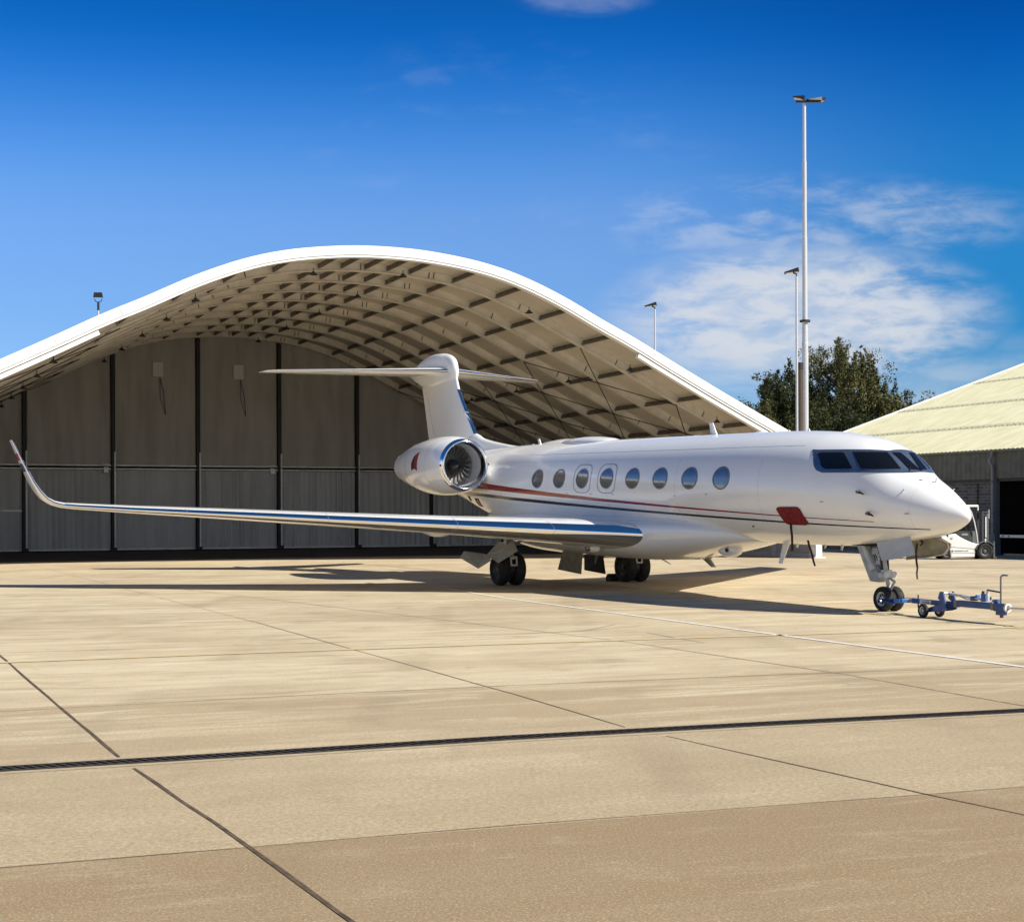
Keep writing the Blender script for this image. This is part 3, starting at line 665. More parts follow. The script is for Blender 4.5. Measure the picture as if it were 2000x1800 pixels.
# small nose details
def on_skin(X, Z, off=.0, sd=1): P = surf(X, thz(X, Z), off); return Vector((P[0], P[1] * sd, P[2]))
for sd in (1, -1):
    a = on_skin(1.24, 2.86, .0, sd)
    SB().tube([a, a + Vector((-.03, .03 * sd, 0)), a + Vector((-.09, .035 * sd, .05))], .012, 8).build('ice_probe', M['steel'], jet)
    for X, Z in ((1.08, 2.4),):
        a = on_skin(X, Z, .0, sd); SB().tube([a + Vector((-.08, .012 * sd, 0)), a + Vector((.08, .012 * sd, 0))], .010, 6).build('latch', M['grey_line'], jet)
    a = on_skin(1.62, 1.84, .0, sd); SB().tube([a, a + Vector((0, .05 * sd, -.06)), a + Vector((.09, .06 * sd, -.13))], [.03, .025, .012], 8).build('air_data_vane', M['black'], jet)
    for (X, Z) in ((6.0, 2.02), (9.0, 2.24), (10.9, 2.3), (11.7, 2.33), (12.6, 1.95), (9.6, 2.08)):
        a = on_skin(X, Z, .0, sd); SB().lathe([(0, .028), (.012, .026), (.014, .0)], a, (0, sd, 0), 12).build('drain_port', M['black'], jet)
a = Vector((1.15, 0, 3.11)); SB().box(a + Vector((0, .24, -.01)), (.10, .05, .02)).build('wiper_pivot', M['steel'], jet)
SB().tube([(.93, .03, 3.02), (.90, .03, 3.13)], .022, 8).build('nose_probe', M['white'], jet)
SB().tube([(1.42, .28, 3.29), (1.58, .12, 3.40), (1.78, .10, 3.56)], .010, 6).build('windscreen_wiper', M['black'], jet)
# ---- landing gear
M['fork_rim'] = mat('dark_wheel_rim', (.09, .09, .09), .5, .3, .3, 10)
def wheel(cx, cy_, cz_, r_, wd, name, parent, side, rim_m='gear_white', n=40):
    h2 = wd / 2
    prof = [(-h2 * .55, r_ * .56), (-h2 * .86, r_ * .62), (-h2, r_ * .74), (-h2 * .93, r_ * .88), (-h2 * .66, r_ * .97), (-h2 * .30, r_), (-h2 * .26, r_ * .985), (-h2 * .20, r_), (h2 * .20, r_), (h2 * .26, r_ * .985), (h2 * .30, r_), (h2 * .66, r_ * .97), (h2 * .93, r_ * .88), (h2, r_ * .74), (h2 * .86, r_ * .62), (h2 * .55, r_ * .56)]
    wo_ = MB().lathe(prof, (cx, cy_, cz_), (0, 1, 0), n).build(name, M['rubber'], parent, ang=35)
    s = side
    rp = [(s * h2 * .62, r_ * .60), (s * h2 * .72, r_ * .575), (s * h2 * .55, r_ * .53), (s * h2 * .30, r_ * .42), (s * h2 * .28, r_ * .22), (s * h2 * .62, r_ * .17), (s * h2 * .66, .0)]
    rb = MB().lathe(rp, (cx, cy_, cz_), (0, 1, 0), n)
    rb.lathe([(-s * h2 * .62, r_ * .60), (-s * h2 * .5, r_ * .5), (-s * h2 * .3, .0)], (cx, cy_, cz_), (0, 1, 0), n)
    rim = rb.build('rim', M[rim_m], wo_, ang=30)
    hl = MB()
    for q in range(8):
        a = 2 * PI * q / 8; hl.lathe([(s * h2 * .36, .034 * r_ / .27), (s * h2 * .375, .0)], (cx + .36 * r_ * math.cos(a), cy_, cz_ + .36 * r_ * math.sin(a)), (0, 1, 0), 12)
    hl.build('rim_hole', M['black'], wo_)
    return wo_
for sd in (1, -1):
    gx, gy = 16.85, 2.12 * sd
    mg = MB().tube([(gx + .1, gy, 1.75), (gx + .05, gy, 1.15), (gx, gy, .80)], .085, 16).tube([(gx, gy, .80), (gx - .02, gy, .46)], .06, 14).build('main_gear_strut', M['gear_white'], jet)
    MB().tube([(gx - .02, gy - .27, .475), (gx - .02, gy + .27, .475)], .05, 12).build('axle', M['gear_grey'], mg)
    MB().tube([(gx + .08, gy, 1.0), (gx - .02, gy - .5 * sd, 1.35)], .045, 10).build('side_brace', M['gear_grey'], mg)
    MB().tube([(gx - .10, gy, 1.05), (gx - .42, gy, .80)], .05, 10).build('torque_link', M['gear_white'], mg)
    MB().tube([(gx - .42, gy - .09, .84), (gx - .44, gy - .09, .60)], .03, 8).tube([(gx - .42, gy + .09, .84), (gx - .44, gy + .09, .60)], .03, 8).tube([(gx - .42, gy - .10, .83), (gx - .42, gy + .10, .83)], .035, 8).tube([(gx - .44, gy - .10, .60), (gx - .44, gy + .10, .60)], .03, 8).build('link_fork', M['gear_white'], mg)
    MB().tube([(gx - .02, gy - .12, .475), (gx - .02, gy + .12, .475)], .36, 28).build('brake_stack', M['black'], mg)
    MB().tube([(gx - .11, gy + .04, 1.5), (gx - .12, gy + .05, 1.1), (gx - .09, gy + .07, .6)], .015, 6).tube([(gx - .11, gy - .05, 1.5), (gx - .13, gy - .06, 1.0), (gx - .09, gy - .08, .6)], .012, 6).build('brake_line', M['black'], mg)
    MB().lathe([(-.02, .09), (-.09, .085), (-.10, .06), (-.04, .055)], (gx - .06, gy, .80), (1, 0, 0), 18, True).build('landing_light', M['steel'], mg)
    for o_ in (-1, 1):
        wheel(gx - .02, gy + .245 * o_, .475, .475, .33, 'wheel', mg, o_, 'fork_rim')
    # hinged outboard doors
    y = lambda v: v * sd
    def slab(pts): return MB().prism([(p[0], y(p[1]), p[2]) for p in pts], (0.0, .02 * sd, .022)).build('gear_door', M['door_grey'], jet, smooth=False)
    slab([(17.0, 2.72, .87), (17.3, 2.18, 1.25), (16.5, 2.05, 1.25), (16.3, 2.05, 1.02), (16.35, 2.66, .67)])
    slab([(17.5, 3.35, .80), (17.7, 3.12, .98), (17.2, 2.66, .90), (16.5, 2.80, .75), (16.45, 3.25, .52)])
    # inboard doors under the belly
    if sd > 0: MB().prism([(15.2, y(.50), .98), (16.4, y(.50), .98), (17.05, y(.32), .42), (15.65, y(.30), .33)], (0, .03, 0)).build('inner_gear_door', M['door_inner'], jet, smooth=False)
    else: MB().prism([(15.85, y(.50), .98), (16.95, y(.50), .98), (16.65, y(.34), .40), (15.35, y(.32), .33)], (0, -.03, 0)).build('inner_gear_door', M['black'], jet, smooth=False)
# nose gear
ng = MB().tube([(2.86, 0, 1.62), (2.64, 0, 1.1), (2.52, 0, .78)], .075, 16).build('nose_gear_strut', M['gear_white'], jet)
MB().tube([(2.52, 0, .78), (2.43, 0, .50)], .045, 14).build('piston', M['gear_white'], ng)
MB().tube([(2.43, -.19, .267), (2.43, .19, .267)], .035, 12).tube([(2.43, 0, .52), (2.43, 0, .26)], .05, 12).build('axle', M['gear_grey'], ng)
MB().prism([(3.45, -.10, 1.66), (3.36, -.10, 1.36), (2.94, -.10, .62), (2.66, -.10, .61), (2.64, -.10, .80), (2.82, -.10, .95), (2.98, -.10, 1.30), (3.02, -.10, 1.66)], (0, .20, 0)).build('drag_brace', M['gear_grey'], ng, ang=25, bevel=.02)
MB().tube([(3.15, .12, 1.5), (2.86, .12, .98)], .06, 12).tube([(2.86, .12, .98), (2.80, .12, .86)], .085, 12).build('retraction_actuator', M['gear_white'], ng)
MB().tube([(2.50, 0, .74), (2.24, 0, .64)], .028, 8).tube([(2.24, 0, .64), (2.38, 0, .46)], .028, 8).build('torque_link', M['gear_grey'], ng)
MB().tube([(2.52, -.16, .76), (2.52, .16, .76)], .07, 12).tube([(2.50, 0, .72), (2.50, 0, .88)], .12, 16).build('steering_collar', M['gear_white'], ng)
for yy in (-.11, .11): MB().lathe([(.0, .03), (.02, .06), (.08, .075), (.085, .06)], (2.46, yy, .78), (-1, 0, 0), 18, True).build('taxi_light', M['gear_white'], ng)
hz = MB()
for q in range(7):
    o_ = random.uniform(-.09, .09); o2 = random.uniform(-.12, .12)
    hz.tube([(2.95 + o_, o2, 1.6), (2.78 + o_ * .5, o2 + .05, 1.3), (2.70 + o_, o2, 1.05), (2.56, o2 * .6, .82)], .011, 6)
hz.tube([(2.60, -.10, 1.35), (2.56, -.10, .86)], .02, 8).tube([(2.60, .09, 1.30), (2.54, .09, .88)], .025, 8)
hz.build('hydraulic_line', M['black'], ng)
MB().box((2.74, 0, 1.28), (.20, .26, .14)).box((2.66, 0, 1.04), (.16, .2, .1)).box((2.64, .06, 1.18), (.1, .1, .1)).build('gear_bracket', M['gear_grey'], ng, bevel=.01)
for o_ in (-1, 1): wheel(2.43, .145 * o_, .267, .267, .185, 'wheel', ng, o_, 'gear_white')
# nose gear doors
MB().prism([(2.27, .44, 1.47), (1.26, .42, 1.63), (1.17, .44, 1.48), (.98, .50, 1.26), (1.55, .52, 1.15), (2.02, .52, 1.10)], (0, .02, 0)).build('nose_gear_door', M['door_grey'], jet, smooth=False)
MB().prism([(2.36, -.30, 1.52), (1.20, -.30, 1.60), (.92, -.34, 1.47), (.95, -.36, 1.38), (1.12, -.38, 1.24), (2.30, -.38, 1.10)], (0, -.03, 0)).build('nose_gear_door', M['door_inner'], jet, smooth=False)
MB().tube([(1.18, -.28, 1.56), (.95, -.31, 1.46), (.96, -.33, 1.38), (1.12, -.35, 1.25), (1.6, -.355, 1.18), (2.28, -.355, 1.11)], .02, 8).build('door_rim', M['steel'], jet)
SB().box((2.75, 0, 1.72), (1.2, .50, .10)).build('gear_bay', M['dark'], jet)

# ================================================================ arched shelter
HA = R(23); HO = Vector((-4.96, 60.49, 0))
hangar = empty('arched_hangar', HO, HA, 'large open fronted arched shelter with white roof edge and grey fabric doors behind the jet', 'hangar')
PROF = [(0, 12.80), (1.25, 12.78), (2.5, 12.66), (3.3, 12.56), (4.5, 12.35), (5.85, 11.98), (7.3, 11.42), (8.4, 10.92), (9.5, 10.35), (11.25, 9.56), (12.7, 8.80), (14.9, 7.70), (17, 6.68), (19.15, 5.66), (20.6, 4.95)]
def ztop(s):
    s = abs(s)
    for i in range(len(PROF) - 1):
        if s <= PROF[i + 1][0]:
            a, b = PROF[i], PROF[i + 1]; return a[1] + (b[1] - a[1]) * (s - a[0]) / (b[0] - a[0])
    return PROF[-1][1]
def sm(s): return sum(ztop(max(-20.6, min(20.6, s + d))) for d in (-.6, -.3, 0, .3, .6)) / 5
SS = [-20.6 + 41.2 * i / 96 for i in range(97)]
def arch_pt(s, off):            # point on the arch, moved inwards along its normal
    e = .05; a = max(-20.6, s - e); b = min(20.6, s + e)
    dz = (sm(b) - sm(a)) / (b - a); L = math.sqrt(1 + dz * dz)
    return (s + dz / L * off, sm(s) - off / L)
LEN = 44.0; BAY = 3.2; NB = 9; DOOR = 29.7
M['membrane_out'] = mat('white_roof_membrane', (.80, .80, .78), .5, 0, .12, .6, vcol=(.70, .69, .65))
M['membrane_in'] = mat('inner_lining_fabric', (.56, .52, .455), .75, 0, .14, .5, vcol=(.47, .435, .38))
M['rib'] = mat('painted_rib_steel', (.68, .64, .57), .5, 0, .18, 1.5, vcol=(.56, .52, .455))
M['purlin'] = mat('purlin_steel', (.15, .135, .115), .5, .3, .3, 4)
M['arch_white'] = mat('white_arch_panel', (.84, .84, .82), .45, 0, .10, 1.2, vcol=(.76, .75, .72))
M['curtain'] = mat('grey_door_fabric', (.44, .43, .41), .8, 0, .22, .8, vcol=(.35, .34, .325), stretch=(1.5, 1, .25))
M['curtain_low'] = mat('pleated_grey_curtain', (.52, .54, .56), .8, 0, .2, .8, vcol=(.44, .455, .47), stretch=(1.5, 1, .2))
M['rail'] = mat('galvanised_rail', (.66, .67, .67), .45, .25, .2, 5)
M['post'] = mat('dark_post', (.012, .012, .012), .6)
# roof skin
outer = [[(arch_pt(s, 0)[0], y, arch_pt(s, 0)[1]) for s in SS] for y in (0.30, LEN)]
inner = [[(arch_pt(s, .10)[0], y, arch_pt(s, .10)[1]) for s in SS] for y in (0.30, LEN)]
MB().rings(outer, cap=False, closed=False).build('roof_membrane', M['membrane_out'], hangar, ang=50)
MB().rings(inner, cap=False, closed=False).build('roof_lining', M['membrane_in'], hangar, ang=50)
def arch_beam(y0, y1, o0, o1, s0=-20.6, s1=20.6):
    ss = [s for s in SS if s0 <= s <= s1]
    rs = []
    for s in ss:
        a = arch_pt(s, o0); b = arch_pt(s, o1); rs.append([(a[0], y0, a[1]), (a[0], y1, a[1]), (b[0], y1, b[1]), (b[0], y0, b[1])])
    return MB().rings(rs)
fa = arch_beam(-.06, .30, -.06, .40).build('front_arch', M['arch_white'], hangar, ang=30)
arch_beam(-.09, -.06, .28, .31).build('edge_trim', M['rail'], fa, ang=30)
for s0, s1 in ((-20.6, -11.2), (11.2, 20.6)):
    arch_beam(-.02, .26, .44, .60, s0, s1).build('lower_flange', M['arch_white'], fa, ang=30)
for s in (-18.5, -15.6, -13, -10.6, -7.6, -4.6, -1.2, 1.9, 4.2, 7.4, 10.2, 13.4, 16.2, 18.8):     # panel joints on the front arch
    a = arch_pt(s, .0); b = arch_pt(s, .34); d = Vector((b[0] - a[0], 0, b[1] - a[1])); ang = math.atan2(d.x, -d.z)
    MB().box(((a[0] + b[0]) / 2, -.066, (a[1] + b[1]) / 2), (.03, .012, .26), Matrix.Rotation(-ang, 3, 'Y')).build('panel_joint', M['rail'], fa, smooth=False)
for k in range(1, NB + 1):
    rb = arch_beam(k * BAY - .08, k * BAY + .08, .10, .44).build('rib', M['rib'], hangar, ang=30)
    arch_beam(k * BAY - .14, k * BAY + .14, .44, .47).build('flange', M['rib'], rb, ang=30)
    # bolted splice plates
    for s in (-15, -10.4, -5.2, -.2, 2.9, 7.2, 12.0, 16.5):
        a = arch_pt(s, .13); b = arch_pt(s, .42); d = Vector((b[0] - a[0], 0, b[1] - a[1])); ang = math.atan2(d.x, -d.z)
        for ds in ((0,) if s != -.2 and s != 2.9 else (0, .22)):
            MB().box(((a[0] + b[0]) / 2 + ds, k * BAY - .10, (a[1] + b[1]) / 2), (.035, .03, .24), Matrix.Rotation(-ang, 3, 'Y')).build('splice_plate', M['purlin'], rb, smooth=False)
for s in (-19.6, -17.4, -15, -12.6, -10.3, -8.2, -6.1, -4.0, -2.05, -1.05, 0, 1.0, 2.0, 4.0, 6.1, 8.2, 10.3, 12.7, 15.2, 17.6, 19.8):
    a = arch_pt(s, .20); b = arch_pt(s, .36); d = Vector((b[0] - a[0], 0, b[1] - a[1])); ang = math.atan2(d.x, -d.z)
    m_ = ((a[0] + b[0]) / 2, (.30 + DOOR) / 2, (a[1] + b[1]) / 2); rot = Matrix.Rotation(-ang, 3, 'Y')
    mb = MB().box(m_, (.04, DOOR - .3, .16), rot)
    mb.box((a[0], m_[1], a[1]), (.10, DOOR - .3, .02), rot).box((b[0], m_[1], b[1]), (.10, DOOR - .3, .02), rot)
    mb.build('purlin', M['purlin'], hangar, smooth=False)
# cross bracing on the straight parts of the roof
for kb in (1, 3, 5, 7):
    for s0, s1 in ((10.3, 15.2), (15.2, 19.8), (-10.3, -15.2), (-15.2, -19.6)):
        a, b = arch_pt(s0, .44), arch_pt(s1, .44); y0, y1 = kb * BAY, (kb + 2) * BAY
        for ya, yb in ((y0, y1), (y1, y0)):
            p, q = Vector((a[0], ya, a[1] - .1)), Vector((b[0], yb, b[1] - .1))
            MB().tube([p, q], .022, 5).build('bracing_rod', M['post'], hangar)
# side walls, back wall, base beams
for sg in (-1, 1):
    x = 20.55 * sg
    wl = MB().box((x, LEN / 2 + .1, 2.42), (.08, LEN - .2, 4.8)).build('side_wall', M['curtain'], hangar, smooth=False)
    for k in range(0, 14):
        MB().box((x - .14 * sg, .25 + k * BAY, 2.4), (.18, .16, 4.8)).build('wall_post', M['rail'], wl, smooth=False)
    MB().box((x - .10 * sg, LEN / 2, 1.0), (.06, LEN - .6, .07)).build('wall_rail', M['rail'], wl, smooth=False)
    MB().box((x - .02 * sg, LEN / 2, .10), (.30, LEN, .20)).build('base_beam', M['rail'], wl, smooth=False)
    ft = MB().box((x - .02 * sg, .12, 2.45), (.26, .40, 4.8)).build('front_leg', M['arch_white'], hangar, smooth=False)
    MB().box((x, .1, .30), (.34, .45, .60)).box((x, .1, .03), (.6, .6, .05)).build('foot_plate', M['arch_white'], ft, bevel=.03)
tag(MB().box((0, (12.6 + DOOR) / 2 + 6, -.016), (40.6, DOOR - 12.6 + 12, .04)).build('shelter_floor_shade', mat('painted_floor_shade', (.05, .045, .04), .85, 0, .3, .6), None, smooth=False), kind='structure')  # near-black sheet stands in for the roof's shade on the ground
bpy.data.objects['shelter_floor_shade'].location = HO; bpy.data.objects['shelter_floor_shade'].rotation_euler = (0, 0, HA)
# door wall: fabric panels between posts with sliding rails
posts = [-20.5, -16.22, -11.44, -6.64, -1.82, 2.98, 7.78, 12.58, 17.38, 20.5]
random.seed(3)
for i in range(len(posts) - 1):
    x0, x1 = posts[i] + .14, posts[i + 1] - .14; n = 150; wrk = (.012, .010, .02, .010, .045, .05, .02, .03, .02)[i]
    d = empty('door_panel', (0, DOOR, 0)); d.parent = hangar
    fr = [(random.uniform(5, 40), random.uniform(0, 6), random.uniform(.3, 1)) for _ in range(6)]
    zs = [.10, .5, 1.2, 2.2, 3.2, 4.1, 4.62]
    rs = []
    for z in zs:
        amp = wrk * (1 if z < 4.5 else .5)
        rs.append([(x0 + (x1 - x0) * q / n, amp * sum(a * math.sin(f_ * (q / n * (x1 - x0)) * .55 + p_ + z * .25) for f_, p_, a in fr) * .6 + amp * 1.6 * (.35 + .65 * abs(math.sin(q / n * 2.3 + i))) * math.sin((q / n * (x1 - x0)) * 17 + 2.2 * math.sin(q / n * 9 + i) + z * .12), z) for q in range(n + 1)])
    MB().rings(rs, cap=False, closed=False).build('lower_fabric', M['curtain_low'], d, ang=80)
    rs = []
    for t_ in range(7):
        rs.append([(x0 + (x1 - x0) * q / n, .012 * sum(a * math.sin(f_ * .25 * (q / n * (x1 - x0)) + p_ + t_ * .8) for f_, p_, a in fr), 4.92 + (arch_pt(x0 + (x1 - x0) * q / n, .36)[1] - 4.92) * t_ / 6) for q in range(n + 1)])
    if max(p[2] for p in rs[-1]) > 5.3: MB().rings(rs, cap=False, closed=False).build('upper_fabric', M['curtain'], d, ang=80)
    L = x1 - x0; xm = (x0 + x1) / 2
    if i not in (0, 8):
        for z in (4.88, 4.68): MB().box((xm, -.20, z), (L, .09, .075)).build('rail', M['rail'], d, smooth=False)
    MB().box((xm, -.07, .12), (L, .10, .12)).build('bottom_frame', M['rail'], d, bevel=.02)
    if i == 1: MB().box((xm, -.10, 2.32), (L, .08, .10)).build('rail', M['rail'], d, smooth=False)
for i, x in enumerate(posts[1:-1]):
    zt = arch_pt(x, .48)[1]
    p = MB().box((x, DOOR - .12, zt / 2), (.20, .24, zt)).build('door_post', M['post'], hangar, smooth=False)
    MB().box((x + .08, DOOR - .27, min(2.85, zt / 2)), (.08, .05, min(5.6, zt))).build('guide_rail', M['rail'], p, smooth=False)
    MB().box((x, DOOR - .35, .12), (.35, .25, .22)).build('roller_box', M['post'], p, bevel=.03)
MB().box((0, DOOR + .35, 2.4), (41, .06, 4.8)).build('back_screen', M['post'], hangar, smooth=False)
for x, z in ((-4.11, 10.42), (.55, 10.42)):
    vb = MB().box((x, DOOR - .10, z), (.62, .10, .86)).build('vent_flap', mat('vent_flap_fabric', (.62, .61, .59), .7), hangar, bevel=.03)
    MB().tube([(x + .1, DOOR - .12, z - .45), (x + .32, DOOR - .10, z - 1.3), (x + .42, DOOR - .12, z - 2.6)], .018, 5).tube([(x + .1, DOOR - .12, z - .45), (x + .12, DOOR - .10, z - 1.6), (x + .42, DOOR - .12, z - 2.6)], .014, 5).build('pull_cord', M['post'], vb)
for x in (-7.05, 2.55): MB().box((x, DOOR - .22, 4.62), (.30, .16, .34)).box((x - .02, DOOR - .22, 4.92), (.42, .12, .10)).build('door_motor', M['rail'], hangar, bevel=.02)
# back gable
rs = [[(s, LEN - .05, 0) for s in SS[::4]], [(s, LEN - .05, arch_pt(s, .05)[1]) for s in SS[::4]]]
MB().rings(rs, cap=False, closed=False).build('back_wall', M['membrane_out'], hangar, smooth=False)
# pendant lamps
def hangar_world(p): return Matrix.Translation(HO) @ Matrix.Rotation(HA, 4, 'Z') @ Vector(p)
lamp0 = None
M['lampmetal'] = mat('lamp_housing', (.03, .03, .03), .4, .4)
seats = {-2.71: 'near the crown of the roof', 1.19: 'just right of the crown', 7.05: 'on the right slope', 11.97: 'low on the right slope', -7.6: 'on the left slope', -13.01: 'low on the left slope', 16.4: 'at the right roof foot', -17: 'at the left roof foot'}
for yi, y in enumerate((1.6, 8.0, 14.4, 20.8, 27.2)):
    for s in (-17, -13.01, -7.6, -2.71, 1.19, 7.05, 11.97, 16.4):
        if y != 1.6 and s in (-2.71, 7.05, 16.4): continue
        a = arch_pt(s, .40)
        if lamp0 is None:
            r_ = empty('pendant_lamp', (0, 0, 0))
            MB().tube([(0, 0, 0), (0, 0, .16)], .02, 6).build('stem', M['lampmetal'], r_)
            MB().lathe([(-.02, .16), (.01, .17), (.05, .10), (.11, .06), (.13, .0)], (0, 0, -.10), (0, 0, 1), 16).build('lamp_shade', M['lampmetal'], r_)
            lamp0 = r_; L_ = r_
        else: L_ = copy_tree(lamp0)
        L_.location = hangar_world((a[0], y, a[1] - .30))
        tag(L_, 'dark pendant lamp %s, %s' % (seats[s], ('in the front bay', 'in the third bay', 'in the fifth bay', 'in the seventh bay', 'in the last bay')[yi]), 'lamp', 'pendant lamps under the arched roof')

# ================================================================ shed on the right
SA = R(22.7); EO = Vector((23.35, 72.38, 0))
shed = empty('storage_shed', EO, SA, 'long low shed with pale yellow green corrugated roof and dark open bays', 'building')
# local: x away from the apron, y along the eave (far end positive)
M['shed_roof'] = mat('yellow_green_roof_sheet', (.50, .475, .30), .65, 0, .35, 1.4, vcol=(.60, .58, .40), stretch=(.35, 2.5, 1))
M['fascia'] = mat('dark_olive_cladding', (.085, .09, .072), .55, 0, .2, 2)
M['shed_col'] = mat('grey_column_paint', (.10, .12, .14), .5, 0, .2, 4)
M['downpipe'] = mat('grey_downpipe', (.20, .21, .215), .5, 0, .25, 5)
PITCH = .334; YF, YN = 20.2, -14.0; RW = 30.0
rs = []
n = int((YF - YN) / .076)
row0, row1 = [], []
for i in range(n + 1):
    y = YN + (YF - YN) * i / n; dz = .020 * (1 if (i // 1) % 4 in (0, 1) else -1)
    row0.append((-.25, y, 5.18 - .25 * PITCH + dz)); row1.append((RW, y, 5.18 + RW * PITCH + dz))
rf = MB().rings([row0, row1], cap=False, closed=False).build('roof', M['shed_roof'], shed, smooth=False)
for k, x in enumerate((4.2, 9.6, 15.5, 21.5)):
    mb = MB(); yy = YN
    while yy < YF:
        mb.box((x, yy, 5.18 + x * PITCH + .03), (.05, .10, .025)); yy += .46
    mb.build('screw_row', mat('rusty_screw_caps', (.34, .22, .12), .8), rf, smooth=False)
    MB().box((x + .1, (YN + YF) / 2, 5.18 + (x + .1) * PITCH + .018), (.5, YF - YN, .012), Matrix.Rotation(-math.atan(PITCH), 3, 'Y')).build('sheet_lap', M['shed_roof'], rf, smooth=False)
MB().prism([(-.25, YF, 5.05), (RW, YF, 5.05 + RW * PITCH + .1), (RW, YF, 5.30 + RW * PITCH), (-.25, YF, 5.25 - .25 * PITCH)], (0, .12, 0)).build('bargeboard', M['arch_white'], rf, smooth=False)
MB().prism([(0, YF - .1, 0), (RW, YF - .1, 0), (RW, YF - .1, 5.1 + RW * PITCH), (0, YF - .1, 5.1)], (0, -.2, 0)).build('end_wall', M['fascia'], shed, smooth=False)
# ribbed fascia
row0, row1 = [], []; n = int((YF - YN) / .09)
for i in range(n + 1):
    y = YN + (YF - YN) * i / n; d = -.035 * (1 if i % 4 in (0, 1) else 0)
    row0.append((d, y, 3.70)); row1.append((d, y, 5.02))
MB().rings([row0, row1], cap=False, closed=False).build('fascia', M['fascia'], shed, smooth=False)
MB().box((-.16, (YN + YF) / 2, 5.04), (.18, YF - YN, .10)).build('gutter', mat('olive_gutter', (.11, .12, .075), .5), shed, smooth=False)
MB().box((.06, (YN + YF) / 2, 3.62), (.14, YF - YN, .12)).build('lintel', M['post'], shed, smooth=False)
# brick infill wall
def brick_mat():
    m = mat('dark_grey_brick', (.06, .063, .068), .85); t = m.node_tree; b = t.nodes['Principled BSDF']
    tcn = t.nodes.new('ShaderNodeTexCoord'); mp = t.nodes.new('ShaderNodeMapping'); mp.inputs['Rotation'].default_value = (R(90), 0, R(90))
    s = t.nodes.new('ShaderNodeSeparateXYZ'); t.links.new(tcn.outputs['Object'], s.inputs[0]); c = t.nodes.new('ShaderNodeCombineXYZ')
    t.links.new(s.outputs[1], c.inputs[0]); t.links.new(s.outputs[2], c.inputs[1])
    br = t.nodes.new('ShaderNodeTexBrick'); t.links.new(c.outputs[0], br.inputs['Vector'])
    br.inputs['Scale'].default_value = 1.0; br.inputs['Brick Width'].default_value = .45; br.inputs['Row Height'].default_value = .16; br.inputs['Mortar Size'].default_value = .012; br.inputs['Bias'].default_value = -.1
    br.inputs['Color1'].default_value = (.045, .048, .055, 1); br.inputs['Color2'].default_value = (.11, .115, .12, 1); br.inputs['Mortar'].default_value = (.19, .195, .2, 1)
    t.links.new(br.outputs[0], b.inputs['Base Color']); return m
M['brick'] = brick_mat()
bw = MB().box((.35, .64 + 9.6, 1.74), (.22, 19.2, 3.48)).build('brick_wall', M['brick'], shed, smooth=False)
MB().box((.22, 1.55, 1.74), (.05, .04, 3.4)).build('pilaster_joint', M['post'], bw, smooth=False)
# dark interior
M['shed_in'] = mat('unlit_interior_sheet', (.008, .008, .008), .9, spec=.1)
row0, row1 = [], []
for i in range(121):
    y = YN + (-.1 - YN) * i / 120; d = .06 * (1 if i % 4 in (0, 1) else 0); row0.append((7 + d, y, 0)); row1.append((7 + d, y, 7.3))
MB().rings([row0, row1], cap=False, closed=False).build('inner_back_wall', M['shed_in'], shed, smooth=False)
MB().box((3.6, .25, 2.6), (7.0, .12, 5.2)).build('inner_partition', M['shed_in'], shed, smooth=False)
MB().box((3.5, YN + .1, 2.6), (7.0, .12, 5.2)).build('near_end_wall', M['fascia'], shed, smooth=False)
MB().box((.18, -6.7, .05), (.3, 12.4, .10)).build('threshold', M['kerb_conc'], shed, smooth=False)
cl = MB().box((.02, .0, 1.85), (.26, .22, 3.7)).build('column', M['shed_col'], shed, smooth=False)
MB().box((-.06, .0, .52), (.36, .42, 1.04)).box((-.06, .0, .03), (.5, .55, .06)).build('column_guard', M['shed_col'], cl, bevel=.02)
dp = MB().tube([(-.16, .06, 5.0), (-.18, .06, 4.78), (-.30, .08, 4.62), (-.30, .08, 4.5), (-.16, .05, 4.3), (-.16, .04, 3.6), (-.17, .03, 1.0)], .075, 12).build('downpipe', M['downpipe'], shed)
for z in (3.55, 2.05): MB().tube([(-.165, .04, z - .05), (-.165, .04, z + .05)], .095, 12).build('pipe_collar', M['shed_col'], dp)
bar = MB().box((-.02, -6.5, .93), (.10, 12.3, .14)).build('barrier_rail', M['arch_white'], shed, bevel=.015)
for y in (-.6, -1.0, -3.4): MB().box((-.09, y, .93), (.03, .07, .05)).build('bolt', M['post'], bar, smooth=False)
# ================================================================ forklift
fk = empty('forklift', (20.93, 67.0, 0), R(4), 'white forklift with dark cab side parked facing the shed, behind the jet nose', 'forklift')
M['fork_white'] = mat('forklift_white_paint', (.78, .78, .77), .35, 0, .08, 3)
M['fork_grey'] = mat('forklift_dark_plastic', (.045, .05, .055), .5, 0, .15, 4)
M['fork_mid'] = mat('forklift_grey_paint', (.13, .14, .15), .45, 0, .15, 4)
HW = .55
bd = MB().prism([(-1.98, -HW, .62), (-1.98, -HW, 1.02), (-1.66, -HW, 1.06), (-1.36, -HW, 1.14), (-1.15, -HW, 1.0), (-.92, -HW, .87), (-.66, -HW, .76), (-.44, -HW, .70), (-.26, -HW, .69), (-.36, -HW, .62), (-.45, -HW, .45), (-.48, -HW, .10), (-1.56, -HW, .09), (-1.58, -HW, .37), (-1.66, -HW, .55)], (0, 2 * HW, 0)).build('body', M['fork_white'], fk, ang=25, bevel=.03)
MB().box((-.98, -HW - .004, .505), (1.15, .012, .012), Matrix.Rotation(R(5), 3, 'Y')).box((-.98, -HW - .004, .28), (1.1, .012, .01)).build('panel_gap', M['fork_mid'], bd, smooth=False)
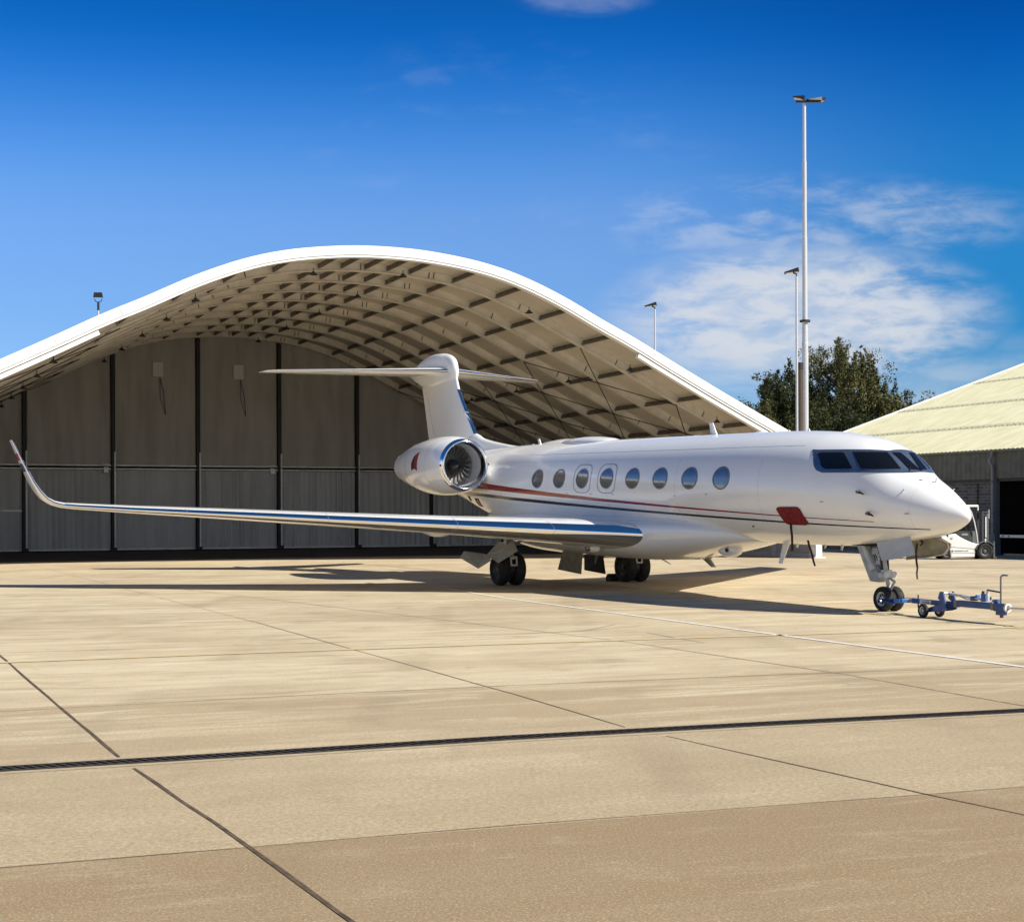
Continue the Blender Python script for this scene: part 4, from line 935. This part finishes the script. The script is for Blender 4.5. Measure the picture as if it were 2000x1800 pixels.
MB().box((-1.53, -HW - .01, .93), (.09, .03, .03)).build('handle', M['post'], bd)
text_mesh('lettering', 'RENDREGTLANT', .085, M['fork_mid'], bd, Matrix.Translation((-1.40, -HW - .008, .345)) @ Matrix.Rotation(R(90), 4, 'X'))
MB().lathe([(0, .045), (.006, .045)], (-1.49, -HW - .002, .37), (0, -1, 0), 20, True).build('round_badge', M['fork_mid'], bd)
sp_ = MB().prism([(-1.36, -HW + .02, 1.14), (-1.2, -HW + .02, 1.22), (-.9, -HW + .02, 1.26), (-.70, -HW + .02, 1.20), (-.58, -HW + .02, .95), (-.54, -HW + .02, .70), (-.75, -HW + .02, .78), (-1.05, -HW + .02, .94)], (0, 2 * HW - .04, 0)).build('cab_side_panel', M['fork_grey'], fk, ang=25)
text_mesh('lettering', 'DIESEL', .10, M['arch_white'], sp_, Matrix.Translation((-1.06, -HW + .012, 1.07)) @ Matrix.Rotation(R(90), 4, 'X'))
MB().prism([(-.56, -HW + .03, .72), (-.57, -HW + .03, 1.22), (-.38, -HW + .03, 1.25), (-.34, -HW + .03, .72)], (0, 2 * HW - .06, 0)).build('front_cowl', M['fork_mid'], fk, smooth=False)
cb_ = MB().box((-.95, 0, 2.36), (1.30, 2 * HW, .10)).box((-.32, -HW + .03, 2.25), (.06, .06, .2)).box((-.32, HW - .03, 2.25), (.06, .06, .2)).build('cab_roof', M['fork_white'], fk, bevel=.02)
for yy in (-HW + .03, HW - .03):
    MB().tube([(-.95, yy, 2.33), (-.75, yy, 2.30), (-.62, yy, 2.1), (-.48, yy, 1.65), (-.38, yy, 1.15), (-.33, yy, .72)], .028, 8).build('front_pillar', M['fork_white'], fk)
    MB().tube([(-1.55, yy, 2.33), (-1.75, yy, 1.6), (-1.7, yy, 1.0)], .045, 8).build('rear_pillar', M['fork_grey'], fk)
MB().box((-.95, .45, 1.75), (1.2, .03, 1.1)).build('cab_dark_panel', M['glass'], fk, smooth=False)  # dark pane added on the far side to make the cab interior black
MB().box((-1.25, 0, 1.3), (.18, .5, .7), Matrix.Rotation(R(-10), 3, 'Y')).box((-1.0, 0, 1.1), (.5, .5, .12)).build('seat', M['post'], fk, bevel=.03)
MB().tube([(-.60, 0, 1.2), (-.75, 0, 1.5)], .02, 8).lathe([(-.01, .15), (.01, .17), (.03, .15)], (-.77, 0, 1.52), (-.5, 0, .85), 16).build('steering_wheel', M['post'], fk)
for yy in (-.28, .28):
    MB().box((-.02, yy, 1.15), (.11, .10, 1.95)).build('mast_rail', M['fork_grey'], fk, bevel=.01)
    MB().box((.20, yy, 1.12), (.10, .07, 1.80)).build('inner_mast_rail', M['fork_mid'], fk, bevel=.01)
MB().tube([(.08, 0, .3), (.08, 0, 1.95)], .06, 12).build('lift_cylinder', M['steel'], fk)
MB().box((.09, 0, 2.08), (.34, .66, .08)).box((.05, 0, 1.95), (.2, .6, .06)).build('mast_crosshead', M['fork_grey'], fk, bevel=.01)
MB().box((.13, -.30, 1.42), (.05, .02, .92)).box((.11, -.30, .82), (.06, .02, .18)).build('warning_strip', M['arch_white'], fk, smooth=False)
MB().box((.27, -.3, 2.0), (.03, .03, .4)).build('load_guard', M['rail'], fk, smooth=False)
MB().box((.40, 0, .62), (.08, .95, .10)).box((.40, 0, .30), (.08, .95, .10)).box((.36, 0, .46), (.06, .5, .5)).build('fork_carriage', M['fork_grey'], fk, bevel=.01)
for yy in (-.32, .32): MB().prism([(.44, yy - .06, .78), (.44, yy - .06, .05), (1.45, yy - .06, .045), (1.45, yy - .06, .065), (.51, yy - .06, .10), (.50, yy - .06, .78)], (0, .12, 0)).build('fork', M['fork_mid'], fk, smooth=False)
for sd in (-1, 1):
    wheel(0, sd * (HW - .08), .36, .36, .24, 'wheel', fk, sd, 'fork_mid', 32)
    wheel(-1.72, sd * (HW - .12), .27, .27, .20, 'wheel', fk, sd, 'fork_mid', 28)
    MB().rings([[(.44 * math.cos(a) * k, sd * (HW - .08) + o_, .36 + .44 * math.sin(a) * k) for k, o_ in ((1, -.14), (1, .14), (.94, .14), (.94, -.14))] for a in [R(40 + 10 * q) for q in range(14)]]).build('mudguard', M['fork_mid'], fk, ang=40)

# ================================================================ tow bar
tb_dir = Vector((1.17, -2.85)).normalized()
tb = empty('tow_bar', (7.99, 31.38, 0), math.atan2(tb_dir.y, tb_dir.x), 'blue aircraft tow bar on two small wheels attached to the nose wheel', 'tow bar')
M['tape'] = mat('worn_tape', (.30, .24, .17), .7, 0, .3, 20)
ZB = .30
def bb(c, d, rot=None): return MB().box(c, d, rot)
yoke = empty('wheel_fork', (0, 0, 0)); yoke.parent = tb
for sd in (-1, 1):
    MB().prism([(-.10, sd * .265, .235), (-.10, sd * .265, .31), (.34, sd * .265, .335), (.52, sd * .12, .34), (.52, sd * .12, .25), (.34, sd * .265, .23)], (0, sd * .035, 0)).build('fork_arm', M['blue'], yoke, smooth=False)
    MB().tube([(-.02, sd * .20, .267), (-.02, sd * .36, .267)], .03, 12).build('axle_pin', M['steel'], yoke)
    MB().box((-.02, sd * .37, .267), (.07, .03, .07)).build('pin_knob', M['post'], yoke, bevel=.01)
MB().box((.30, .305, .285), (.22, .012, .08)).build('cover_plate', M['blue_light'], yoke, smooth=False)
bb((.50, 0, .295), (.08, .42, .085)).build('cross_beam', M['blue_light'], yoke, bevel=.012)
bb((.50, -.305, .30), (.20, .02, .07)).build('cover_plate', M['blue_light'], yoke, bevel=.005)
MB().tube([(.52, 0, .295), (.66, 0, .30)], .045, 12).build('coupling', M['tape'], yoke)
bm_ = bb((1.35, 0, ZB), (1.42, .09, .10)).build('front_beam', M['blue'], tb, bevel=.012)
bb((2.62, 0, .325), (1.20, .11, .125)).build('rear_beam', M['blue'], tb, bevel=.012)
bb((2.02, 0, .315), (.07, .115, .135)).build('joint_band', M['tape'], tb, bevel=.005)
bb((3.10, 0, .33), (.06, .14, .16)).build('joint_band', M['tape'], tb, bevel=.005)
bb((3.29, 0, .315), (.30, .13, .15)).build('head_block', M['blue'], tb, bevel=.012)
bb((3.29, 0, .22), (.20, .11, .10)).build('head_foot', M['blue'], tb, bevel=.01)
MB().tube([(3.30, 0, .17), (3.30, 0, .12)], .035, 12).build('red_buffer', M['red_paint'], tb)
for sd in (-1, 1): bb((1.10, sd * .054, ZB), (.36, .006, .075)).build('maker_plate', M['rail'], bm_, smooth=False)
text_mesh('lettering', 'TRONAIR', .055, M['blue'], bm_, Matrix.Translation((.99, -.060, ZB - .022)) @ Matrix.Rotation(R(90), 4, 'X'), .001)
MB().tube([(.80, 0, ZB - .13), (.80, 0, ZB + .13)], .014, 8).build('lock_pin', M['post'], bm_)
# trailing wheel arms
for sd in (-1, 1):
    ar = MB().prism([(1.78, sd * .11, .30), (1.60, sd * .11, .40), (1.66, sd * .11, .54), (1.76, sd * .11, .54), (1.82, sd * .11, .34), (1.86, sd * .11, .20), (1.70, sd * .11, .16), (1.22, sd * .11, .10), (1.20, sd * .11, .17), (1.52, sd * .11, .26)], (0, sd * .03, 0)).build('wheel_arm', M['blue'], tb, smooth=False)
    wheel(1.22, sd * .20, .14, .14, .085, 'wheel', tb, sd, 'gear_white', 28)
MB().tube([(1.22, -.2, .14), (1.22, .2, .14)], .018, 8).build('axle', M['steel'], tb)
MB().tube([(1.71, -.13, .51), (1.71, .13, .51)], .02, 8).build('pivot_pin', M['steel'], tb)
MB().tube([(1.72, .03, .50), (2.45, .03, .46)], .028, 12).build('hydraulic_ram', M['gear_white'], tb)
MB().tube([(2.2, -.02, .47), (2.75, -.02, .44)], .022, 12).build('ram_rod', M['gear_white'], tb)
MB().tube([(1.95, .05, .48), (2.2, .08, .41), (2.5, .03, .42), (2.66, 0, .45)], .010, 6).build('hose', M['tape'], tb)
bb((2.52, 0, .445), (.12, .10, .09)).build('valve_block', M['blue'], tb, bevel=.01)
bb((2.62, 0, .47), (.05, .08, .10)).build('valve_block', M['blue_light'], tb, bevel=.01)
MB().tube([(2.80, 0, .40), (2.80, 0, .55)], .055, 16).build('pump_reservoir', M['blue_light'], tb); MB().tube([(2.78, 0, .55), (2.78, 0, .60)], .028, 12).build('filler_cap', M['post'], tb)
MB().tube([(2.91, .0, .42), (2.91, .0, .62)], .03, 12).build('pump_lever_mount', M['gear_white'], tb)
MB().tube([(2.90, 0, .625), (3.28, 0, .60)], .016, 8).build('pump_lever', M['post'], tb)
MB().tube([(3.05, .02, .42), (3.2, .02, .43)], .035, 12).tube([(3.02, -.02, .44), (3.02, -.02, .50)], .02, 8).build('pump_body', M['blue_light'], tb)
MB().tube([(3.28, .0, .38), (3.28, .0, .85), (3.29, .0, .90), (3.33, 0, .925), (3.47, 0, .925)], .017, 10).build('handle', M['fork_mid'], tb)
MB().lathe([(-.02, .045), (-.02, .085), (.02, .085), (.02, .045), (-.02, .045)], (3.47, 0, .315), (1, 0, 0), 24).build('towing_ring', M['gear_white'], tb)
MB().tube([(3.44, 0, .315), (3.95, 0, .325)], .022, 10).build('towing_rod', M['gear_white'], tb)
MB().lathe([(-.015, .06), (0, .085), (.015, .06), (0, .045), (-.015, .06)], (4.02, 0, .325), (0, 0, 1), 24).build('towing_eye', M['steel'], tb)

# ================================================================ covers and ribbons on the jet
def jet_thing(name, label, cat, group=None):
    return empty(name, JET_LOC, JET_RZ, label, cat, group)
ic = jet_thing('intake_cover', 'dark red square fabric cover on the lower front fuselage with a hanging ribbon', 'cover')
patch([(4.62, 2.15, 4.73, 2.44), (4.58, 2.12, 4.69, 2.48), (4.52, 2.11, 4.63, 2.49), (3.96, 2.11, 4.05, 2.50), (3.88, 2.125, 3.98, 2.49), (3.83, 2.16, 3.92, 2.45)], 'cover_pad', M['red'], ic, .03)
def ribbon(pts, wd, name, parent=None, tail=None):
    mb = SB(); vs = []
    for i, p in enumerate(pts):
        wv = Vector((wd / 2 * math.cos(i * .12 + 1.0), wd / 2 * math.sin(i * .12 + 1.0), 0)); p = Vector(p)
        vs.append([tuple(p - wv), tuple(p - wv + Vector((0, .006, 0))), tuple(p + wv + Vector((0, .006, 0))), tuple(p + wv)])
    mb.rings(vs); return mb.build(name, M['ribbon'], parent, ang=50)
ribbon([(4.42, 1.09, 2.14), (4.42, 1.08, 2.0), (4.43, 1.05, 1.85), (4.41, 1.06, 1.7), (4.42, 1.05, 1.56), (4.43, 1.05, 1.50)], .05, 'ribbon', ic)
for X, Z, lab in ((2.12, 2.85, 'upper dark pitot tube cover below the cockpit side windows'), (1.90, 2.40, 'lower dark pitot tube cover near the radome joint')):
    t_ = jet_thing('pitot_cover', lab, 'cover', 'pitot tube covers on the jet nose')
    a = on_skin(X, Z); SB().tube([a + Vector((.06, .0, .0)), a + Vector((.05, .07, -.01)), a + Vector((-.04, .09, -.02))], [.035, .035, .03], 8).build('sleeve', M['fork_mid'], t_)
    SB().tube([a + Vector((-.04, .09, -.02)), a + Vector((-.14, .09, -.04)), a + Vector((-.19, .088, -.07))], [.026, .022, .008], 8).build('red_tip', M['ribbon'], t_)
s1 = jet_thing('warning_ribbon', 'thin dark ribbon slanting down from the belly ahead of the belly antenna', 'ribbon', 'warning ribbons hanging under the jet')
ribbon([(4.05, .9, 1.76), (4.00, .9, 1.62), (3.93, .9, 1.5), (3.86, .9, 1.32), (3.80, .9, 1.20)], .045, 'strap', s1)
s2 = jet_thing('warning_ribbon', 'long brown red ribbon hanging straight down beside the nose gear doors', 'ribbon', 'warning ribbons hanging under the jet')
ribbon([(.98, .48, 1.80), (.99, .50, 1.62), (.98, .50, 1.45), (.96, .49, 1.3), (.97, .5, 1.18), (.95, .5, 1.07)], .042, 'strap', s2)
for k in [o for o in (s2,)]: k.location = JET_LOC
# wheel chocks at the far main gear
ck0 = None
for i, (X, Y, lab) in enumerate(((17.50, -2.05, 'black rubber chock wedged behind the far main wheels'),)):
    c = empty('wheel_chock', tuple(Matrix.Translation(JET_LOC) @ Matrix.Rotation(JET_RZ, 4, 'Z') @ Vector((X, Y, 0))), JET_RZ, lab, 'chock', None)
    s_ = 1 if i == 0 else -1
    MB().prism([(-.16 * s_, -.42, 0), (.13 * s_, -.42, 0), (.13 * s_, -.42, .14), (.02 * s_, -.42, .24), (-.04 * s_, -.42, .22)], (0, .84, 0)).build('rubber_block', M['rubber'], c, smooth=False, bevel=.01)
    MB().tube([(.13 * s_, -.25, .10), (.20 * s_, -.2, .03), (.22 * s_, .1, .02), (.14 * s_, .2, .1)], .012, 6).build('rope', M['tape'], c)

# ================================================================ masts, flue, far lights
M['mast'] = mat('galvanised_mast', (.50, .51, .53), .5, .15, .08, 3)
def mast(x, y, h_, r0, r1, lab, steps, collar=None, name='floodlight_mast'):
    m_ = empty(name, (x, y, 0), 0, lab, 'light mast')
    pts = []; rad = []
    for i, (z0, z1) in enumerate(zip(steps[:-1], steps[1:])):
        k0 = r0 + (r1 - r0) * i / (len(steps) - 1)
        pts += [(0, 0, z0 * h_), (0, 0, z1 * h_ - .02)]; rad += [k0, k0 * .96]
    MB().tube(pts, rad, 20).build('pole', M['mast'], m_)
    MB().box((0, 0, .03), (.6, .6, .06)).build('base_plate', M['mast'], m_)
    if collar: MB().tube([(0, 0, collar - .06), (0, 0, collar + .06)], r0 + .12, 20).build('collar', M['post'], m_)
    return m_
def flood(parent, c, sz, yaw, tilt):
    rot = Matrix.Rotation(yaw, 3, 'Z') @ Matrix.Rotation(tilt, 3, 'X')
    l_, d_, h_ = sz; c = Vector(c)
    pts = [(-l_ / 2, -d_ / 2, -h_ / 2), (l_ / 2, -d_ / 2, -h_ / 2), (l_ / 2, d_ / 2, -h_ * .2), (-l_ / 2, d_ / 2, -h_ * .2), (-l_ / 2 * .9, -d_ / 2, h_ / 2), (l_ / 2 * .9, -d_ / 2, h_ / 2), (l_ / 2 * .9, d_ / 2, h_ * .1), (-l_ / 2 * .9, d_ / 2, h_ * .1)]
    hd = MB().add([c + rot @ Vector(p) for p in pts], [(0, 1, 2, 3), (4, 7, 6, 5), (0, 4, 5, 1), (1, 5, 6, 2), (2, 6, 7, 3), (3, 7, 4, 0)]).build('lamp_head', M['lampmetal'], parent, smooth=False)
    MB().add([c + rot @ Vector(p) for p in [(-l_ * .42, -d_ * .42, -h_ * .52), (l_ * .42, -d_ * .42, -h_ * .52), (l_ * .42, d_ * .42, -h_ * .27), (-l_ * .42, d_ * .42, -h_ * .27)]], [(0, 1, 2, 3)]).build('lens', M['cabin_glass'], hd, smooth=False)
    return hd
m1_ = mast(17.62, 90, 26.6, .20, .085, 'tall white tapering floodlight mast rising above the jet cockpit', [0, .46, .505, .70, .87, 1.0], 13.56)
flood(m1_, (-.32, 0, 26.95), (.55, .7, .22), R(75), R(8)); flood(m1_, (.55, .1, 26.85), (.6, .9, .2), R(105), R(-6)); flood(m1_, (.85, .3, 26.90), (.5, .9, .2), R(92), R(-4))
MB().box((.25, 0, 26.72), (1.5, .12, .12)).build('cross_arm', M['lampmetal'], m1_)
m2_ = mast(16.80, 88.3, 16.0, .075, .07, 'slim grey light pole with a single lamp rising behind the brown flue', [0, .5, 1.0], None, 'light_pole')
flood(m2_, (-.30, 0, 16.28), (.55, .85, .22), R(82), R(-12)); MB().tube([(0, 0, 15.9), (0, 0, 16.12), (-.2, 0, 16.18)], .05, 8).build('bracket', M['lampmetal'], m2_)
m3_ = mast(10.05, 105, 16.35, .07, .065, 'short light pole with one lamp peeping over the right roof slope', [0, .5, 1.0], None, 'light_pole')
flood(m3_, (-.30, 0, 16.62), (.5, .85, .22), R(82), R(-12)); MB().tube([(0, 0, 16.25), (0, 0, 16.46), (-.2, 0, 16.52)], .05, 8).build('bracket', M['lampmetal'], m3_)
m4_ = mast(-34.43, 125, 19.6, .08, .07, 'light pole with a square lamp just clearing the left roof slope', [0, .5, 1.0], None, 'light_pole')
flood(m4_, (0, 0, 20.3), (.75, .4, .45), R(5), R(-15)); MB().tube([(-.3, 0, 20.05), (-.25, 0, 19.85), (0, 0, 19.75), (.25, 0, 19.85), (.3, 0, 20.05)], .035, 6).tube([(0, 0, 19.1), (0, 0, 19.8)], .10, 8).build('bracket', M['lampmetal'], m4_)
fl = empty('steel_flue', (17.05, 88.8, 0), 0, 'thick brown cylindrical flue standing against the tall mast', 'flue')
M['flue'] = mat('weathered_brown_steel', (.115, .085, .062), .40, .45, .35, 2, stretch=(1, 1, .3))
MB().tube([(0, 0, 0), (0, 0, 10.85)], .21, 24).build('pipe', M['flue'], fl)
MB().tube([(0, 0, 10.55), (0, 0, 10.95)], .225, 24).build('top_band', M['post'], fl)
# ================================================================ small equipment inside the shelter
gc = empty('equipment_cart', hangar_world((15.2, 1.6, 0)), HA, 'small dark equipment trailer with a round wheel inside the shelter under the jet belly', 'trailer')
MB().box((-.3, 0, .42), (1.5, .7, .22)).box((-.75, 0, .62), (.3, .5, .25)).build('chassis', M['fork_grey'], gc, bevel=.03)
for sd in (-1, 1): wheel(.3, sd * .42, .27, .27, .18, 'wheel', gc, sd, 'fork_mid', 24)
MB().rings([[(.3 + .33 * math.cos(a) * k, -.42 + o_, .27 + .33 * math.sin(a) * k) for k, o_ in ((1, -.12), (1, .12), (.92, .12), (.92, -.12))] for a in [R(0 + 15 * q) for q in range(13)]]).build('mudguard', M['fork_grey'], gc)
MB().tube([(-1.0, 0, .4), (-1.9, 0, .25)], .03, 8).build('drawbar', M['fork_grey'], gc)

# ================================================================ trees
def leaf_mat(name, c0, c1):
    m = mat(name, c0, .7, 0, spec=.15); t = m.node_tree; b = t.nodes['Principled BSDF']
    tcn = t.nodes.new('ShaderNodeTexCoord'); n1 = noise(t, tcn.outputs['Object'], .9, 4); n2 = noise(t, tcn.outputs['Object'], 7.0, 3, .7)
    f_ = math_node(t, 'ADD', math_node(t, 'MULTIPLY', n1, .45), math_node(t, 'MULTIPLY', n2, .55))
    t.links.new(mixc(t, smooth(t, f_, .38, .62), c0, c1), b.inputs['Base Color']); return m
M['leaf_a'] = leaf_mat('evergreen_foliage', (.03, .042, .014), (.16, .15, .055))
M['leaf_b'] = leaf_mat('dark_evergreen_foliage', (.018, .028, .010), (.085, .09, .034))
M['leaf_c'] = leaf_mat('olive_foliage', (.05, .058, .02), (.13, .13, .05))
M['bark'] = mat('bark', (.07, .05, .035), .9, 0, .4, 6)
def tree(x, y, h_, rad, seed, leafm, lab, name='evergreen_tree', base=.16, plumes=14, dens=1.0, leaf=.25):
    rnd = random.Random(seed); o = empty(name, (x, y, 0), 0, lab, 'tree', 'trees beyond the shelter')
    tr = MB().tube([(0, 0, 0), (.1, 0, h_ * .3), (-.05, .1, h_ * .6), (0, 0, h_ * .9)], [.28, .22, .14, .03], 10); 
    tips = []
    for i in range(46):
        a = rnd.uniform(0, 2 * PI); t_ = (i + rnd.random()) / 46; z0 = h_ * (base + .6 * t_)
        prof = math.sin(PI * min(1, (.28 + .72 * (1 - t_)))) ** .6 if t_ > .3 else .75 + .8 * t_
        rr = rad * (1.0 - .5 * t_ ** 1.5) * rnd.uniform(.75, 1.12)
        z1 = z0 + h_ * rnd.uniform(.10, .22)
        p0 = Vector((0, 0, z0)); p1 = Vector((rr * math.cos(a), rr * math.sin(a), min(z1, h_ * .93)))
        pm = (p0 + p1) / 2 + Vector((0, 0, -.25)); tr.tube([p0, pm, p1], [.07, .045, .015], 5); tips.append((p0, pm, p1))
    tr.build('trunk', M['bark'], o)
    lf = MB()
    def spray(c, r_, n_, up=.35):
        for _ in range(n_):
            d = Vector((rnd.gauss(0, 1), rnd.gauss(0, 1), rnd.gauss(0, 1))).normalized() * r_ * rnd.random() ** .4
            p = c + d; a = Vector((rnd.gauss(0, 1), rnd.gauss(0, 1), rnd.gauss(0, 1) + up * 2)).normalized(); b = a.cross(Vector((rnd.gauss(0, 1), rnd.gauss(0, 1), rnd.gauss(0, 1)))).normalized()
            l_ = leaf * rnd.uniform(.6, 1.3); w__ = l_ * .42
            i0 = len(lf.v); lf.v += [tuple(p - b * w__ / 2), tuple(p + a * l_ * .5 + b * w__ * .1), tuple(p + a * l_), tuple(p + b * w__ / 2)]; lf.f.append((i0, i0 + 1, i0 + 2, i0 + 3))
    for p0, pm, p1 in tips:
        for k in range(9):
            t_ = .30 + .70 * k / 8; c = (pm + (p1 - pm) * ((t_ - .5) * 2)) if t_ > .5 else (p0 + (pm - p0) * t_ * 2)
            c = c + Vector((rnd.gauss(0, .25), rnd.gauss(0, .25), rnd.gauss(0, .22)))
            spray(c, rnd.uniform(.28, .62), int(34 * dens))
    for i in range(plumes):                      # upright plumes that break the outline
        a = rnd.uniform(0, 2 * PI); q = rnd.random() ** .5; rr = rad * q * .92
        ztop_ = h_ * (1.0 - .42 * q ** 1.7) * rnd.uniform(.93, 1.03); L_ = rnd.uniform(1.4, 2.8)
        for k in range(11):
            z = ztop_ - L_ * k / 10; spray(Vector((rr * math.cos(a) + rnd.gauss(0, .07), rr * math.sin(a) + rnd.gauss(0, .07), z)), .07 + .42 * (k / 10) ** .8, int((10 + 26 * k / 10) * dens))
    lf.build('crown', M[leafm], o, smooth=False); return o
tree(22.9, 104, 14.3, 4.6, 11, 'leaf_a', 'tallest dark evergreen tree right of the light masts', plumes=60, dens=1.9)
tree(26.6, 106, 11.6, 3.8, 12, 'leaf_a', 'lower evergreen tree whose feathery right edge meets the shed roof', plumes=40, dens=1.5)
tree(18.9, 103, 12.3, 3.4, 13, 'leaf_b', 'narrow dark evergreen tree directly behind the light masts', plumes=44, dens=2.0)
tree(16.9, 101, 9.6, 2.4, 14, 'leaf_c', 'small olive green tree at the end of the right roof slope', name='broadleaf_tree', plumes=16, dens=1.3)
tree(21.6, 99, 10.2, 5.4, 15, 'leaf_b', 'low broad dark evergreen tree just above the cockpit roof', plumes=44, dens=2.2, base=.05)
tree(16.2, 108, 10.6, 1.8, 16, 'leaf_b', 'slim dark treetop peeping over the right end of the shelter roof', plumes=12, dens=1.3)
# clipped hedge between shelter and shed
hd = empty('hedge', (20.5, 96, 0), R(0), 'dark hedge in the gap between the arched shelter and the shed', 'hedge')
hm = MB(); rnd = random.Random(5)
for _ in range(9000):
    p = Vector((rnd.uniform(-5, 5), rnd.uniform(-.7, .7), rnd.uniform(0, 3.2))); a = Vector((rnd.gauss(0, 1), rnd.gauss(0, 1), rnd.gauss(0, 1))).normalized(); b = a.orthogonal().normalized()
    i0 = len(hm.v); hm.v += [tuple(p), tuple(p + a * .12 + b * .06), tuple(p + a * .24), tuple(p + a * .12 - b * .06)]; hm.f.append((i0, i0 + 1, i0 + 2, i0 + 3))
hm.build('foliage', M['leaf_b'], hd, smooth=False)
MB().box((0, 0, 1.5), (9.8, .8, 3.0)).build('dense_core', M['leaf_b'], hd, smooth=False)
